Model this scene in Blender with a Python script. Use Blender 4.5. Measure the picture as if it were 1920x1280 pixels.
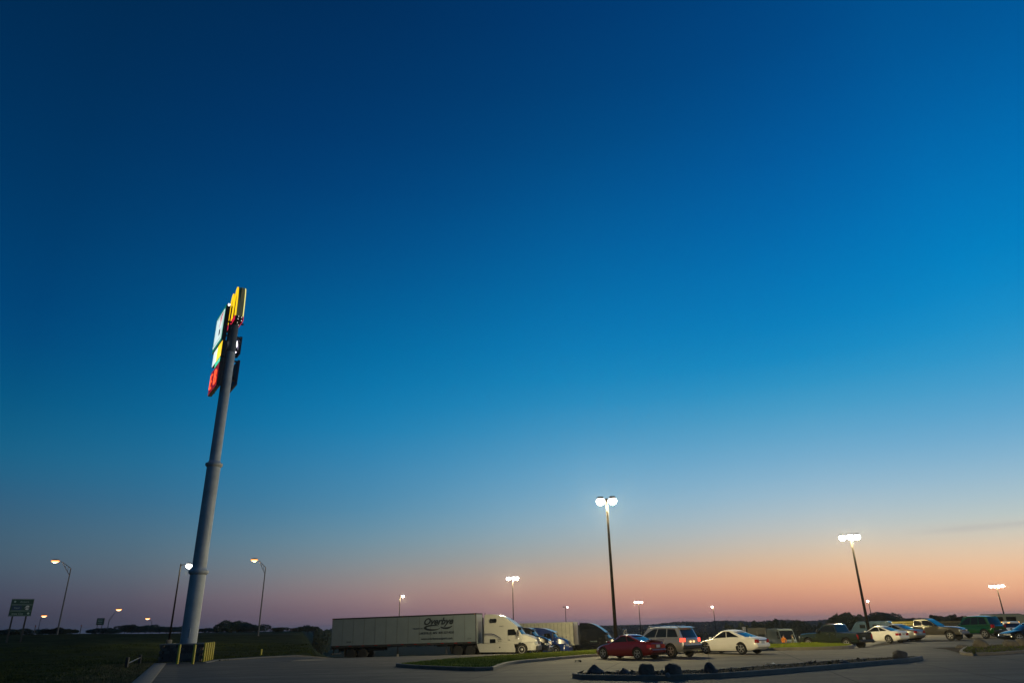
import bpy, bmesh, math, random
from mathutils import Vector, Matrix, noise
C = bpy.context
S = C.scene
for o in list(bpy.data.objects):
    bpy.data.objects.remove(o, do_unlink=True)
col = S.collection
R = math.radians
random.seed(7)

# ------------------------------------------------------------------ camera
F_PX, HC = 1300.0, 1.9
PITCH = math.atan(533 / 1300)
ROLL = -0.0205
cam = bpy.data.cameras.new('camera')
cam.sensor_width = 36.0
cam.lens = 36.0 * F_PX / 1920
cam.clip_end = 12000
cam.clip_start = 0.1
cam_o = bpy.data.objects.new('camera', cam)
col.objects.link(cam_o)
fwd = Vector((0, math.cos(PITCH), math.sin(PITCH)))
_r0 = Vector((1, 0, 0)); _u0 = _r0.cross(fwd)
right = _r0 * math.cos(ROLL) + _u0 * math.sin(ROLL)
up = -_r0 * math.sin(ROLL) + _u0 * math.cos(ROLL)
m = Matrix((right, up, -fwd)).transposed().to_4x4()
m.translation = (0, 0, HC)
cam_o.matrix_world = m
S.camera = cam_o
S.view_settings.view_transform = 'Standard'
S.view_settings.look = 'None'
S.view_settings.exposure = 0
S.view_settings.gamma = 1
S.view_settings.use_curve_mapping = False

def ray(x, y):
    d = fwd + right * ((x - 960) / F_PX) + up * ((640 - y) / F_PX)
    return d.normalized()
def onz(x, y, z=0.0):
    d = ray(x, y); t = (z - HC) / d.z
    return Vector((d.x * t, d.y * t, z))
def ond(x, y, D):
    d = ray(x, y); t = D / math.hypot(d.x, d.y)
    return Vector((d.x * t, d.y * t, HC + d.z * t))

# ------------------------------------------------------------------ sky (evening sky, function of direction only)
def lin(c):
    return tuple((v / 12.92 if v <= 0.04045 else ((v + 0.055) / 1.055) ** 2.4) for v in c)
def hexc(h):
    return tuple(int(h[i:i + 2], 16) / 255 for i in (0, 2, 4))
SKY = {   # colours of the evening sky along five image columns
    30: [(0, '002a50'), (300, '00335f'), (600, '004377'), (750, '055782'), (850, '186389'), (930, '2f5f80'), (1000, '3f5f75'), (1060, '465a6b'), (1120, '43475a'), (1170, '363848')],
    590: [(0, '002c58'), (300, '003a70'), (500, '005089'), (700, '006ea4'), (800, '117bae'), (850, '2a7dac'), (950, '4683a6'), (1020, '6a8b9c'), (1080, '838488'), (1120, '8b757b'), (1165, '6d5a69')],
    1070: [(0, '00366c'), (200, '004278'), (400, '005896'), (600, '0073b1'), (700, '0883bd'), (800, '3e92c0'), (900, '6aa5c8'), (980, '90afc0'), (1040, 'a8a8a4'), (1090, 'c7a08a'), (1130, 'b78479'), (1165, '93707a')],
    1500: [(0, '004480'), (300, '005ba0'), (500, '0072b5'), (650, '0885c0'), (750, '3f9ac6'), (850, '73abcd'), (930, '9cbccf'), (1000, 'c6c4be'), (1050, 'e0be9c'), (1090, 'e9ac84'), (1130, 'd08e78'), (1160, 'a9736e')],
    1890: [(0, '005a9a'), (300, '0073b8'), (500, '0086c6'), (650, '2a95ca'), (800, '69a9cf'), (900, '9cbdd0'), (960, 'b8c8c8'), (1010, 'dccdb8'), (1060, 'f3c59c'), (1100, 'f4b288'), (1135, 'd69478'), (1158, 'b67a68')],
}
SUN_AZ = 58.0
samples = []
for x, lst in SKY.items():
    row = []
    for y, h in lst:
        d = ray(x, y)
        row.append((math.degrees(math.asin(d.z)), math.degrees(math.atan2(d.x, d.y)), hexc(h)))
    row.sort()
    samples.append(row)
def row_at(row, el):
    if el <= row[0][0]: return row[0][1], row[0][2]
    if el >= row[-1][0]:
        k = max(0.5, 1 - (el - row[-1][0]) * 0.012)
        return row[-1][1], tuple(v * k for v in row[-1][2])
    for a, b in zip(row, row[1:]):
        if a[0] <= el <= b[0]:
            t = (el - a[0]) / (b[0] - a[0])
            return a[1] + (b[1] - a[1]) * t, tuple(p + (q - p) * t for p, q in zip(a[2], b[2]))
def sky_at(az, el):
    pts = [row_at(r, el) for r in samples]
    if az <= pts[0][0]:
        return pts[0][1]
    if az >= pts[-1][0]:
        return pts[-1][1]
    for a, b in zip(pts, pts[1:]):
        if a[0] <= az <= b[0]:
            t = (az - a[0]) / (b[0] - a[0])
            return tuple(p + (q - p) * t for p, q in zip(a[1], b[1]))
def sky_smooth(az, el):
    acc = [0, 0, 0]; n = 0
    s = 0.35 + abs(el) * 0.06
    for da in (-3, 0, 3):
        for de in (-s, 0, s):
            c = sky_at(az + da, max(-0.5, el + de))
            for i in range(3): acc[i] += c[i]
            n += 1
    return tuple(v / n for v in acc)
AZS = [36, 30, 24, 18, 12, 6, 0, -6, -12, -20, -28, -37, -70, -122]
ELS = [-2, 0, 0.7, 1.5, 2.3, 3.2, 4.2, 5.2, 6.3, 7.5, 8.8, 10, 11.5, 13, 15, 17, 19, 21.5, 24, 27, 30, 34, 38, 42, 47, 54, 70, 90]
world = bpy.data.worlds.new('World')
S.world = world
world.use_nodes = True
nt = world.node_tree
N, L = nt.nodes, nt.links
N.clear()
def nmath(op, a, b=None, c=None, clamp=False):
    n = N.new('ShaderNodeMath'); n.operation = op; n.use_clamp = clamp
    for i, v in enumerate((a, b, c)):
        if v is None: continue
        if isinstance(v, (int, float)): n.inputs[i].default_value = v
        else: L.new(v, n.inputs[i])
    return n.outputs[0]
tc = N.new('ShaderNodeTexCoord'); sx = N.new('ShaderNodeSeparateXYZ')
L.new(tc.outputs['Generated'], sx.inputs[0])
el = nmath('ARCSINE', sx.outputs[2])
efac = nmath('MULTIPLY_ADD', el, 180 / math.pi / 92, 2 / 92, clamp=True)
az = nmath('ARCTAN2', sx.outputs[0], sx.outputs[1])
azd = nmath('MULTIPLY', az, 180 / math.pi)
u = nmath('SUBTRACT', azd, SUN_AZ)
u = nmath('WRAP', u, 180, -180)
u = nmath('ABSOLUTE', u)                       # angle away from the sunset point
last = None
for i, a in enumerate(AZS):
    cr = N.new('ShaderNodeValToRGB'); e = cr.color_ramp.elements
    while len(e) > 1: e.remove(e[0])
    for k, v in enumerate(ELS):
        c = lin(sky_smooth(max(a, -37), v))
        if a < -40: c = tuple(q * (.45 if a < -100 else .68) for q in c)   # the eastern sky is already darker
        if v < 0: c = tuple(q * .5 for q in c)
        p = (v + 2) / 92
        if k == 0: e[0].position = p; e[0].color = (*c, 1)
        else:
            n = e.new(p); n.color = (*c, 1)
    L.new(efac, cr.inputs[0])
    if last is None: last = cr.outputs[0]
    else:
        u0, u1 = SUN_AZ - AZS[i - 1], SUN_AZ - a
        t = nmath('MULTIPLY_ADD', u, 1 / (u1 - u0), -u0 / (u1 - u0), clamp=True)
        mx = N.new('ShaderNodeMix'); mx.data_type = 'RGBA'
        L.new(t, mx.inputs[0]); L.new(last, mx.inputs[6]); L.new(cr.outputs[0], mx.inputs[7])
        last = mx.outputs[2]
# one thin streak of cloud low in the sunset sky
nz = N.new('ShaderNodeTexNoise'); mp = N.new('ShaderNodeMapping')
mp.inputs['Scale'].default_value = (3, 3, 60)
L.new(tc.outputs['Generated'], mp.inputs[0]); L.new(mp.outputs[0], nz.inputs[0])
nz.inputs['Scale'].default_value = 1.6; nz.inputs['Detail'].default_value = 4
eld = nmath('MULTIPLY', el, 180 / math.pi)
cel = nmath('MULTIPLY_ADD', azd, -0.004, 5.70)   # centre elevation of the streak
dd = nmath('DIVIDE', nmath('SUBTRACT', eld, cel), 0.24)
g = nmath('POWER', 2.718, nmath('MULTIPLY', nmath('MULTIPLY', dd, dd), -1))
am = nmath('MULTIPLY_ADD', azd, 1 / 4, -28 / 4, clamp=True)
am = nmath('MULTIPLY', am, nmath('MULTIPLY_ADD', nz.outputs[0], 1.6, -0.4, clamp=True))
ca = nmath('MULTIPLY', nmath('MULTIPLY', g, am), 0.6)
mx = N.new('ShaderNodeMix'); mx.data_type = 'RGBA'
L.new(ca, mx.inputs[0]); L.new(last, mx.inputs[6]); mx.inputs[7].default_value = (0.36, 0.34, 0.36, 1)
bg = N.new('ShaderNodeBackground'); bg.inputs[1].default_value = 1.0
L.new(mx.outputs[2], bg.inputs[0])
wo = N.new('ShaderNodeOutputWorld'); L.new(bg.outputs[0], wo.inputs[0])

# ------------------------------------------------------------------ materials
def mat(name, c, rough=.6, metal=0, coat=0, emit=None, estr=0, nscale=0, namt=0, bump=0, bscale=40, spec=None, c2=None, dist=0.02):
    mt = bpy.data.materials.new(name); mt.use_nodes = True
    t = mt.node_tree; b = t.nodes['Principled BSDF']
    b.inputs['Base Color'].default_value = (*c, 1)
    b.inputs['Roughness'].default_value = rough
    b.inputs['Metallic'].default_value = metal
    b.inputs['Coat Weight'].default_value = coat
    if spec is not None: b.inputs['Specular IOR Level'].default_value = spec
    if emit:
        b.inputs['Emission Color'].default_value = (*emit, 1); b.inputs['Emission Strength'].default_value = estr
    if nscale:
        co = t.nodes.new('ShaderNodeTexCoord')
        n = t.nodes.new('ShaderNodeTexNoise'); n.inputs['Scale'].default_value = nscale; n.inputs['Detail'].default_value = 6
        n.inputs['Roughness'].default_value = .65
        t.links.new(co.outputs['Object'], n.inputs[0])
        r = t.nodes.new('ShaderNodeMapRange'); r.inputs[1].default_value = .3; r.inputs[2].default_value = .7
        t.links.new(n.outputs[0], r.inputs[0])
        mxx = t.nodes.new('ShaderNodeMix'); mxx.data_type = 'RGBA'
        mxx.inputs[6].default_value = (*[v * (1 - namt) for v in c], 1)
        mxx.inputs[7].default_value = (*(c2 if c2 else [min(1, v * (1 + namt)) for v in c]), 1)
        t.links.new(r.outputs[0], mxx.inputs[0]); t.links.new(mxx.outputs[2], b.inputs['Base Color'])
    if bump:
        co = t.nodes.new('ShaderNodeTexCoord')
        n = t.nodes.new('ShaderNodeTexNoise'); n.inputs['Scale'].default_value = bscale; n.inputs['Detail'].default_value = 5
        t.links.new(co.outputs['Object'], n.inputs[0])
        bp = t.nodes.new('ShaderNodeBump'); bp.inputs['Strength'].default_value = bump; bp.inputs['Distance'].default_value = dist
        t.links.new(n.outputs[0], bp.inputs['Height']); t.links.new(bp.outputs[0], b.inputs['Normal'])
    return mt

def pavement_material():
    """Worn concrete: broad patches, fine grain, oil stains, faint saw-cut joints and cracks."""
    mt = bpy.data.materials.new('worn_concrete'); mt.use_nodes = True
    t = mt.node_tree; b = t.nodes['Principled BSDF']; nn, ll = t.nodes, t.links
    co = nn.new('ShaderNodeTexCoord')
    def noi(scale, det=5, ro=.6):
        n = nn.new('ShaderNodeTexNoise'); n.inputs['Scale'].default_value = scale; n.inputs['Detail'].default_value = det
        n.inputs['Roughness'].default_value = ro; ll.new(co.outputs['Object'], n.inputs[0]); return n.outputs[0]
    def rng(s, a, bb, c=0, d=1):
        r = nn.new('ShaderNodeMapRange'); ll.new(s, r.inputs[0])
        for i, v in enumerate((a, bb, c, d)): r.inputs[i + 1].default_value = v
        return r.outputs[0]
    def mix(f, a, bb, mode='MIX'):
        x = nn.new('ShaderNodeMix'); x.data_type = 'RGBA'; x.blend_type = mode
        for i, v in ((0, f), (6, a), (7, bb)):
            if isinstance(v, (int, float)): x.inputs[i].default_value = v
            elif isinstance(v, tuple): x.inputs[i].default_value = (*v, 1)
            else: ll.new(v, x.inputs[i])
        return x.outputs[2]
    base = mix(rng(noi(.11, 5, .7), .38, .62), (.125, .110, .082), (.20, .175, .132))
    base = mix(rng(noi(1.3, 6, .7), .3, .7), base, mix(1.0, base, (.66, .66, .68), 'MULTIPLY'))
    base = mix(rng(noi(14, 8, .8), .2, .8), base, mix(1.0, base, (.72, .72, .72), 'MULTIPLY'))
    ms = nn.new('ShaderNodeMapping'); ms.inputs['Rotation'].default_value = (0, 0, R(-12)); ms.inputs['Scale'].default_value = (.035, .9, 1); ll.new(co.outputs['Object'], ms.inputs[0])
    ns = nn.new('ShaderNodeTexNoise'); ns.inputs['Scale'].default_value = 1.0; ns.inputs['Detail'].default_value = 5; ll.new(ms.outputs[0], ns.inputs[0])
    base = mix(rng(ns.outputs[0], .42, .62, 0, .75), base, mix(1.0, base, (.55, .54, .53), 'MULTIPLY'))   # worn wheel tracks
    # slab joints 4.6 m apart, laid along the parking rows
    mp = nn.new('ShaderNodeMapping'); mp.inputs['Rotation'].default_value = (0, 0, R(14)); ll.new(co.outputs['Object'], mp.inputs[0])
    br = nn.new('ShaderNodeTexBrick'); br.offset = 0; br.inputs['Scale'].default_value = 1.0
    br.inputs['Brick Width'].default_value = 4.6; br.inputs['Row Height'].default_value = 4.6
    br.inputs['Mortar Size'].default_value = .045; br.inputs['Mortar Smooth'].default_value = .3
    br.inputs['Color1'].default_value = (1, 1, 1, 1); br.inputs['Color2'].default_value = (.86, .86, .87, 1); br.inputs['Mortar'].default_value = (.3, .3, .3, 1)
    ll.new(mp.outputs[0], br.inputs[0])
    base = mix(1.0, base, br.outputs[0], 'MULTIPLY')
    vo = nn.new('ShaderNodeTexVoronoi'); vo.feature = 'DISTANCE_TO_EDGE'; vo.inputs['Scale'].default_value = .16
    nd = nn.new('ShaderNodeTexNoise'); nd.inputs['Scale'].default_value = .8; nd.inputs['Detail'].default_value = 6
    ll.new(co.outputs['Object'], nd.inputs[0])
    va = nn.new('ShaderNodeVectorMath'); va.operation = 'MULTIPLY_ADD'; va.inputs[1].default_value = (1.6, 1.6, 0)
    ll.new(nd.outputs[1], va.inputs[0]); ll.new(co.outputs['Object'], va.inputs[2]); ll.new(va.outputs[0], vo.inputs[0])
    base = mix(rng(vo.outputs[0], 0, .006, .5, 0), base, (.05, .05, .05))
    base = mix(rng(noi(.42, 3), .60, .72, 0, .6), base, (.06, .055, .048))
    ll.new(base, b.inputs['Base Color'])
    b.inputs['Roughness'].default_value = .85; b.inputs['Specular IOR Level'].default_value = .25
    bp = nn.new('ShaderNodeBump'); bp.inputs['Strength'].default_value = .4; bp.inputs['Distance'].default_value = .02
    ll.new(noi(9, 8, .8), bp.inputs['Height']); ll.new(bp.outputs[0], b.inputs['Normal'])
    return mt

M = {}
M['pavement'] = pavement_material()
M['kerb'] = mat('kerb_concrete', (.17, .15, .12), .85, nscale=1.5, namt=.22, bump=.5, bscale=20)
M['field'] = mat('field_turf', (.026, .040, .011), .95, nscale=.35, namt=.45, c2=(.050, .060, .020), bump=1, bscale=6, dist=.25, spec=0.02)
M['turf'] = mat('island_turf', (.09, .13, .012), .95, nscale=2.5, namt=.4, bump=1, bscale=14, dist=.06, spec=0.02)
M['dirt'] = mat('bare_dirt', (.060, .048, .035), .95, nscale=3, namt=.4, bump=1, bscale=16, dist=.06, spec=.05)
M['blade'] = mat('grass_blade', (.14, .22, .015), .7, nscale=.8, namt=.35, c2=(.22, .24, .03), spec=.1)
M['dryblade'] = mat('dry_grass_blade', (.045, .060, .016), .8, nscale=.6, namt=.45, spec=.05)
M['verge'] = mat('dry_verge_grass', (.12, .11, .06), .8, nscale=.9, namt=.5, spec=.05)
M['leaf'] = mat('tree_leaf', (.045, .06, .028), .7, nscale=.3, namt=.4)
M['bark'] = mat('bark', (.07, .055, .04), .9)
M['hill'] = mat('wooded_hill', (.030, .034, .034), 1, nscale=.02, namt=.4, spec=0)
M['paint_grey'] = mat('grey_pole_paint', (.36, .38, .40), .5, nscale=1.1, namt=.2, bump=.25, bscale=2.5)
M['steel'] = mat('galvanised_steel', (.11, .11, .115), .6, metal=.3, nscale=3, namt=.2)
M['bronze'] = mat('bronze_pole_paint', (.010, .008, .007), .9, spec=.08)
M['black'] = mat('black_rubber', (.012, .012, .012), .75)
M['blackp'] = mat('black_plastic', (.02, .02, .022), .5)
M['frame'] = mat('black_frame_steel', (.018, .018, .018), .6)
M['chrome'] = mat('chrome', (.75, .75, .75), .12, metal=1)
M['alloy'] = mat('alloy_wheel', (.58, .57, .54), .3, metal=.85)
M['cream_wheel'] = mat('painted_wheel', (.62, .56, .44), .5)
M['glass'] = mat('tinted_glass', (.008, .01, .012), .05, spec=.45)
M['white'] = mat('white_paint', (.78, .76, .70), .35, coat=.4, nscale=1.2, namt=.05)
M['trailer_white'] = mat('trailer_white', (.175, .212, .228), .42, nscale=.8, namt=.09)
M['trailer_old'] = mat('trailer_aluminium', (.62, .60, .46), .4, metal=.3, nscale=1.5, namt=.15)
M['red'] = mat('dark_red_paint', (.11, .007, .009), .16, coat=.6)
M['silver'] = mat('silver_paint', (.42, .41, .40), .3, metal=.6, coat=.5)
M['silver_dark'] = mat('grey_cladding', (.13, .13, .15), .45)
M['darkgreen'] = mat('dark_green_paint', (.018, .025, .018), .15, coat=.4)
M['green'] = mat('green_paint', (.010, .060, .016), .14, coat=.6)
M['bluep'] = mat('blue_truck_paint', (.012, .035, .17), .15, coat=.5)
M['blackpaint'] = mat('black_truck_paint', (.006, .007, .009), .13, spec=.5)
M['tan'] = mat('pewter_paint', (.085, .078, .062), .17, metal=.2, coat=.3)
M['greyp'] = mat('grey_car_paint', (.23, .23, .22), .3, metal=.4, coat=.6)
M['tail'] = mat('tail_lamp', (.30, .008, .008), .15, coat=.6)
M['tail_lit'] = mat('lit_tail_lamp', (.5, .02, .02), .2, emit=(1, .06, .03), estr=3.0)
M['plate_lit'] = mat('lit_plate_lamp', (.7, .6, .4), .4, emit=(1, .6, .25), estr=1.6)
M['head'] = mat('headlamp', (.35, .37, .38), .25, metal=.2, coat=.3)
M['amber'] = mat('amber_lamp', (.6, .25, .02), .2, emit=(1, .42, .04), estr=5)
M['amber_off'] = mat('unlit_amber_lamp', (.5, .2, .02), .2)
M['plate'] = mat('licence_plate', (.35, .38, .42), .5)
M['lamp'] = mat('lamp_lens', (1, 1, 1), .3, emit=(1, .99, .93), estr=22)
M['lamp_orange'] = mat('sodium_lens', (1, .8, .5), .3, emit=(1, .50, .18), estr=26)
M['yellow'] = mat('bollard_yellow', (.55, .42, .03), .55, nscale=6, namt=.2)
M['stone'] = mat('planter_stone', (.13, .10, .082), .9, nscale=4, namt=.3, bump=.8, bscale=12)
M['stone2'] = mat('planter_stone_dark', (.075, .058, .05), .9, nscale=4, namt=.3, bump=.8, bscale=12)
M['cap'] = mat('planter_cap', (.22, .20, .18), .9, nscale=3, namt=.2)
M['rock'] = mat('boulder', (.085, .078, .068), .9, nscale=2.2, namt=.45, bump=1, bscale=7, dist=.05)
M['rock_blue'] = mat('blue_grey_rock', (.068, .068, .070), .85, nscale=2.5, namt=.4, bump=1, bscale=8, dist=.05)
M['road'] = mat('highway_asphalt', (.05, .05, .05), .9, nscale=.5, namt=.2)
M['sign_green'] = mat('road_sign_green', (.004, .040, .026), .5)
M['sign_blue'] = mat('road_sign_blue', (.006, .03, .08), .5)
M['sign_white'] = mat('road_sign_white', (.55, .58, .56), .5)
M['sign_print'] = mat('road_sign_lettering', (.30, .40, .36), .5)
M['navy'] = mat('navy_print', (.015, .025, .10), .4)
M['ink'] = mat('black_print', (.012, .018, .022), .5)
M['arch'] = mat('lit_yellow_plastic', (.9, .6, .02), .3, emit=(1, .62, 0), estr=1.15)
M['arch_edge'] = mat('yellow_trim_lit', (.9, .7, .1), .3, emit=(1, .85, .25), estr=1.0)
M['arch_side'] = mat('olive_sign_side', (.6, .5, .2), .6)
M['sign_red'] = mat('lit_red_plastic', (.6, .02, .04), .3, emit=(.75, .01, .06), estr=.75)
M['face_white'] = mat('lit_white_plastic', (.8, .9, .88), .3, emit=(.78, .95, .92), estr=.92)
M['face_green'] = mat('lit_green_plastic', (.02, .25, .14), .3, emit=(.01, .30, .17), estr=.45)
M['face_mint'] = mat('lit_mint_plastic', (.1, .6, .4), .3, emit=(.05, .75, .42), estr=.8)
M['cabinet'] = mat('sign_cabinet_black', (.012, .012, .014), .6)
M['cabinet_blue'] = mat('sign_back_blue', (.01, .015, .05), .6)
M['neon'] = mat('neon_red', (1, .1, .05), .3, emit=(1, .10, .03), estr=1.5)
M['neon_dim'] = mat('red_digit_board', (.12, .005, .005), .4, emit=(.45, .0, .0), estr=.45)
M['bulb'] = mat('small_bulb', (1, 1, 1), .3, emit=(1, .95, .8), estr=1.6)
M['work'] = mat('work_lamp', (1, 1, 1), .3, emit=(.95, .95, 1), estr=5)
M['pole_dark'] = mat('dark_grey_pole_paint', (.10, .105, .11), .6)
M['lamp_halo'] = mat('orange_lamp_halo', (1, .5, .2), .4, emit=(1, .34, .10), estr=2.4)
M['lamp_core'] = mat('sodium_lens_core', (1, .8, .5), .3, emit=(1, .62, .30), estr=4)
M['truck_white'] = mat('truck_white_paint', (.42, .41, .37), .35, coat=.4, nscale=1.2, namt=.06)
M['tube'] = mat('fluorescent_tube', (1, 1, 1), .3, emit=(.95, .82, 1), estr=4)
M['jacket'] = mat('orange_jacket', (.75, .22, .02), .8)
M['jeans'] = mat('dark_trousers', (.03, .035, .05), .9)
M['khaki'] = mat('khaki_cloth', (.16, .16, .10), .9)
M['skin'] = mat('skin', (.45, .28, .20), .6)
M['hair'] = mat('dark_hair', (.03, .02, .03), .8)
M['vanblue'] = mat('blue_panel_paint', (.045, .075, .11), .4)
M['vangrey'] = mat('pale_panel_paint', (.10, .125, .135), .7, spec=.2)
M['camper'] = mat('pale_blue_paint', (.030, .055, .085), .18)
M['seam'] = mat('trailer_panel_joint', (.13, .148, .15), .5)
M['rib'] = mat('trailer_rib', (.42, .40, .30), .45, metal=.3)
M['rack'] = mat('dull_rack_board', (.07, .07, .065), .7)
M['timber'] = mat('straw_boards', (.42, .34, .10), .8, nscale=2, namt=.25)
M['timber_dark'] = mat('weathered_boards', (.17, .13, .05), .85, nscale=2, namt=.3)
M['timber_dark2'] = mat('dark_boards', (.10, .08, .035), .85, nscale=2, namt=.3)
M['paper'] = mat('white_paper', (.7, .7, .68), .8)

# ------------------------------------------------------------------ helpers
def srgbless(): pass
class MB:
    """collects shapes and links them as ONE mesh object"""
    def __init__(s): s.bm = bmesh.new(); s.mi = 0
    def _f(s, vs):
        try:
            f = s.bm.faces.new(vs); f.material_index = s.mi; return f
        except ValueError: return None
    def poly(s, pts):
        return s._f([s.bm.verts.new(p) for p in pts])
    def box(s, c, d, rot=None):
        vs = []
        for i in (-1, 1):
            for j in (-1, 1):
                for k in (-1, 1):
                    p = Vector((i * d[0] / 2, j * d[1] / 2, k * d[2] / 2))
                    if rot: p = rot @ p
                    vs.append(s.bm.verts.new(p + Vector(c)))
        for q in ((0, 1, 3, 2), (4, 6, 7, 5), (0, 4, 5, 1), (2, 3, 7, 6), (0, 2, 6, 4), (1, 5, 7, 3)):
            s._f([vs[i] for i in q])
        return s
    def tube(s, p0, p1, r0, r1=None, n=10, cap=True):
        p0, p1 = Vector(p0), Vector(p1); r1 = r0 if r1 is None else r1
        d = (p1 - p0).normalized(); a = d.orthogonal().normalized(); b = d.cross(a)
        A = [s.bm.verts.new(p0 + (a * math.cos(t) + b * math.sin(t)) * r0) for t in [2 * math.pi * i / n for i in range(n)]]
        B = [s.bm.verts.new(p1 + (a * math.cos(t) + b * math.sin(t)) * r1) for t in [2 * math.pi * i / n for i in range(n)]]
        for i in range(n): s._f([A[i], A[(i + 1) % n], B[(i + 1) % n], B[i]])
        if cap: s._f(A[::-1]); s._f(B)
        return s
    def prism(s, prof, y0, y1, tw=None):
        """profile in x,z extruded along y; tw(x,z) scales the half width"""
        A, B = [], []
        for x, z in prof:
            k = tw(x, z) if tw else 1
            A.append(s.bm.verts.new((x, y0 * k if tw else y0, z))); B.append(s.bm.verts.new((x, y1 * k if tw else y1, z)))
        n = len(prof)
        for i in range(n): s._f([A[i], B[i], B[(i + 1) % n], A[(i + 1) % n]])
        s._f(A); s._f(B[::-1]); return s
    def lathe(s, prof, n=20, axis='z', c=(0, 0, 0)):
        rings = []
        for r, h in prof:
            ring = []
            for i in range(n):
                t = 2 * math.pi * i / n
                p = (r * math.cos(t), r * math.sin(t), h) if axis == 'z' else (r * math.cos(t), h, r * math.sin(t))
                ring.append(s.bm.verts.new(Vector(p) + Vector(c)))
            rings.append(ring)
        for a, b in zip(rings, rings[1:]):
            for i in range(n): s._f([a[i], a[(i + 1) % n], b[(i + 1) % n], b[i]])
        s._f(rings[0][::-1]); s._f(rings[-1]); return s
    def grid(s, fn, nu, nv):
        g = [[s.bm.verts.new(fn(i / nu, j / nv)) for j in range(nv + 1)] for i in range(nu + 1)]
        for i in range(nu):
            for j in range(nv): s._f([g[i][j], g[i + 1][j], g[i + 1][j + 1], g[i][j + 1]])
        return s
    def build(s, name, mt, parent=None, smooth=None, bevel=0, recalc=True, loc=None, segs=2):
        if recalc: bmesh.ops.recalc_face_normals(s.bm, faces=s.bm.faces)
        me = bpy.data.meshes.new(name); s.bm.to_mesh(me); s.bm.free()
        for q in (mt if isinstance(mt, (list, tuple)) else [mt]): me.materials.append(q)
        o = bpy.data.objects.new(name, me); col.objects.link(o)
        if smooth is not None:
            me.polygons.foreach_set('use_smooth', [True] * len(me.polygons))
            me.set_sharp_from_angle(angle=R(smooth))
        if bevel:
            b = o.modifiers.new('bevel', 'BEVEL'); b.width = bevel; b.segments = segs; b.limit_method = 'ANGLE'; b.angle_limit = R(35); b.harden_normals = False
        if parent: o.parent = parent
        if loc: o.location = loc
        return o
def thing(name, label, cat, loc=(0, 0, 0), rz=0, group=None):
    o = bpy.data.objects.new(name, None); col.objects.link(o); o.empty_display_size = .3
    o.location = loc; o.rotation_euler = (0, 0, rz); o['label'] = label; o['category'] = cat
    if group: o['group'] = group
    return o
def tag(o, label, cat, group=None, kind=None):
    o['label'] = label; o['category'] = cat
    if group: o['group'] = group
    if kind: o['kind'] = kind
    return o
def struct(o): o['kind'] = 'structure'; return o
kids = {}
def copy_tree(o, parent=None):
    c = o.copy(); col.objects.link(c)
    if parent: c.parent = parent
    for ch in list(o.children): copy_tree(ch, c)
    return c
def apply_mods(o):
    dg = C.evaluated_depsgraph_get(); dg.update()
    me = bpy.data.meshes.new_from_object(o.evaluated_get(dg))
    old = o.data; o.modifiers.clear(); o.data = me; me.name = o.name
    return o
def heading(az_deg): return R(90 - az_deg)
def sm(a, b, x):
    t = min(1, max(0, (x - a) / (b - a))); return t * t * (3 - 2 * t)
def lerp(a, b, t): return a + (b - a) * t
def interp(pts, x):
    if x <= pts[0][0]: return pts[0][1]
    for a, b in zip(pts, pts[1:]):
        if x <= b[0]: return lerp(a[1], b[1], (x - a[0]) / (b[0] - a[0]))
    return pts[-1][1]

# ------------------------------------------------------------------ terrain
def gz(x, y):
    D = math.hypot(x, y); azm = math.degrees(math.atan2(x, y))
    ws = sm(-15.6, -14.7, azm) * (1 - sm(22.5, 26.8, azm))
    z = -0.038 * max(0, min(D, 130) - 57)
    if D > 130: z -= 0.03 * (min(D, 480) - 130)
    ridge = -5.2 + 1.4 * math.sin(azm * .5 + 1) + .7 * math.sin(azm * 1.7) + 2.0 * sm(8, 24, azm)
    z = lerp(z, ridge, sm(650, 1300, D)) * ws
    wb = 1 - sm(-15.4, -14.6, azm)
    hb = interp([(-40, 2.15), (-30, 2.05), (-20, 1.55), (-12, 1.1)], azm)
    if azm < -90: wb *= 0
    z += wb * hb * sm(66, 124, D)
    if D > 20 and abs(azm) < 90:
        amp = .10 * sm(60, 75, D) * (wb * .6 + (1 - ws) * sm(135, 170, D) * .6 * (1 - wb))
        z += amp * noise.noise(Vector((x * .08, y * .08, 0)))
    return z
def gpt(x, y, off=0): return Vector((x, y, gz(x, y) + off))

edgeL = [onz(262, 1283), onz(300, 1243.5)]
ends = [onz(300, 1243.5), onz(383, 1242), onz(405, 1237.5), onz(500, 1231.5), onz(622, 1226.5)]
rad = [.3, 1, 2, 4, 7, 11, 16, 22, 28, 34, 40, 46, 52, 58, 64, 70, 76, 82, 88, 95, 102, 110, 118, 124, 132, 145, 160, 180, 210, 250, 300, 370, 460, 560, 650, 760, 880, 1000, 1150, 1300, 1700, 2500, 4000, 6500]
def paved(x, y):
    if y < -35 or x > 90 or y > 142: return False
    if y <= ends[0].y: return x > edgeL[0].x + (edgeL[1].x - edgeL[0].x) * (y - edgeL[0].y) / (edgeL[1].y - edgeL[0].y) + 1.2
    if x < ends[-1].x + 1 and y < ends[-1].y + 2: return y < interp([(p.x, p.y) for p in ends], x) - 1.5
    return x > ends[-1].x - (y - ends[-1].y) * .258 + 1.5
def gg(x, y): return gz(x, y) - (.30 if paved(x, y) else .004)
b = MB()
azl = []
a = -180
while a < 180:
    azl.append(a); a += 1.0 if -45 <= a < 50 else 5
rings = [[b.bm.verts.new((r * math.sin(R(a)), r * math.cos(R(a)), gg(r * math.sin(R(a)), r * math.cos(R(a))))) for a in azl] for r in rad]
cv = b.bm.verts.new((0, 0, -.004))
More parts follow.
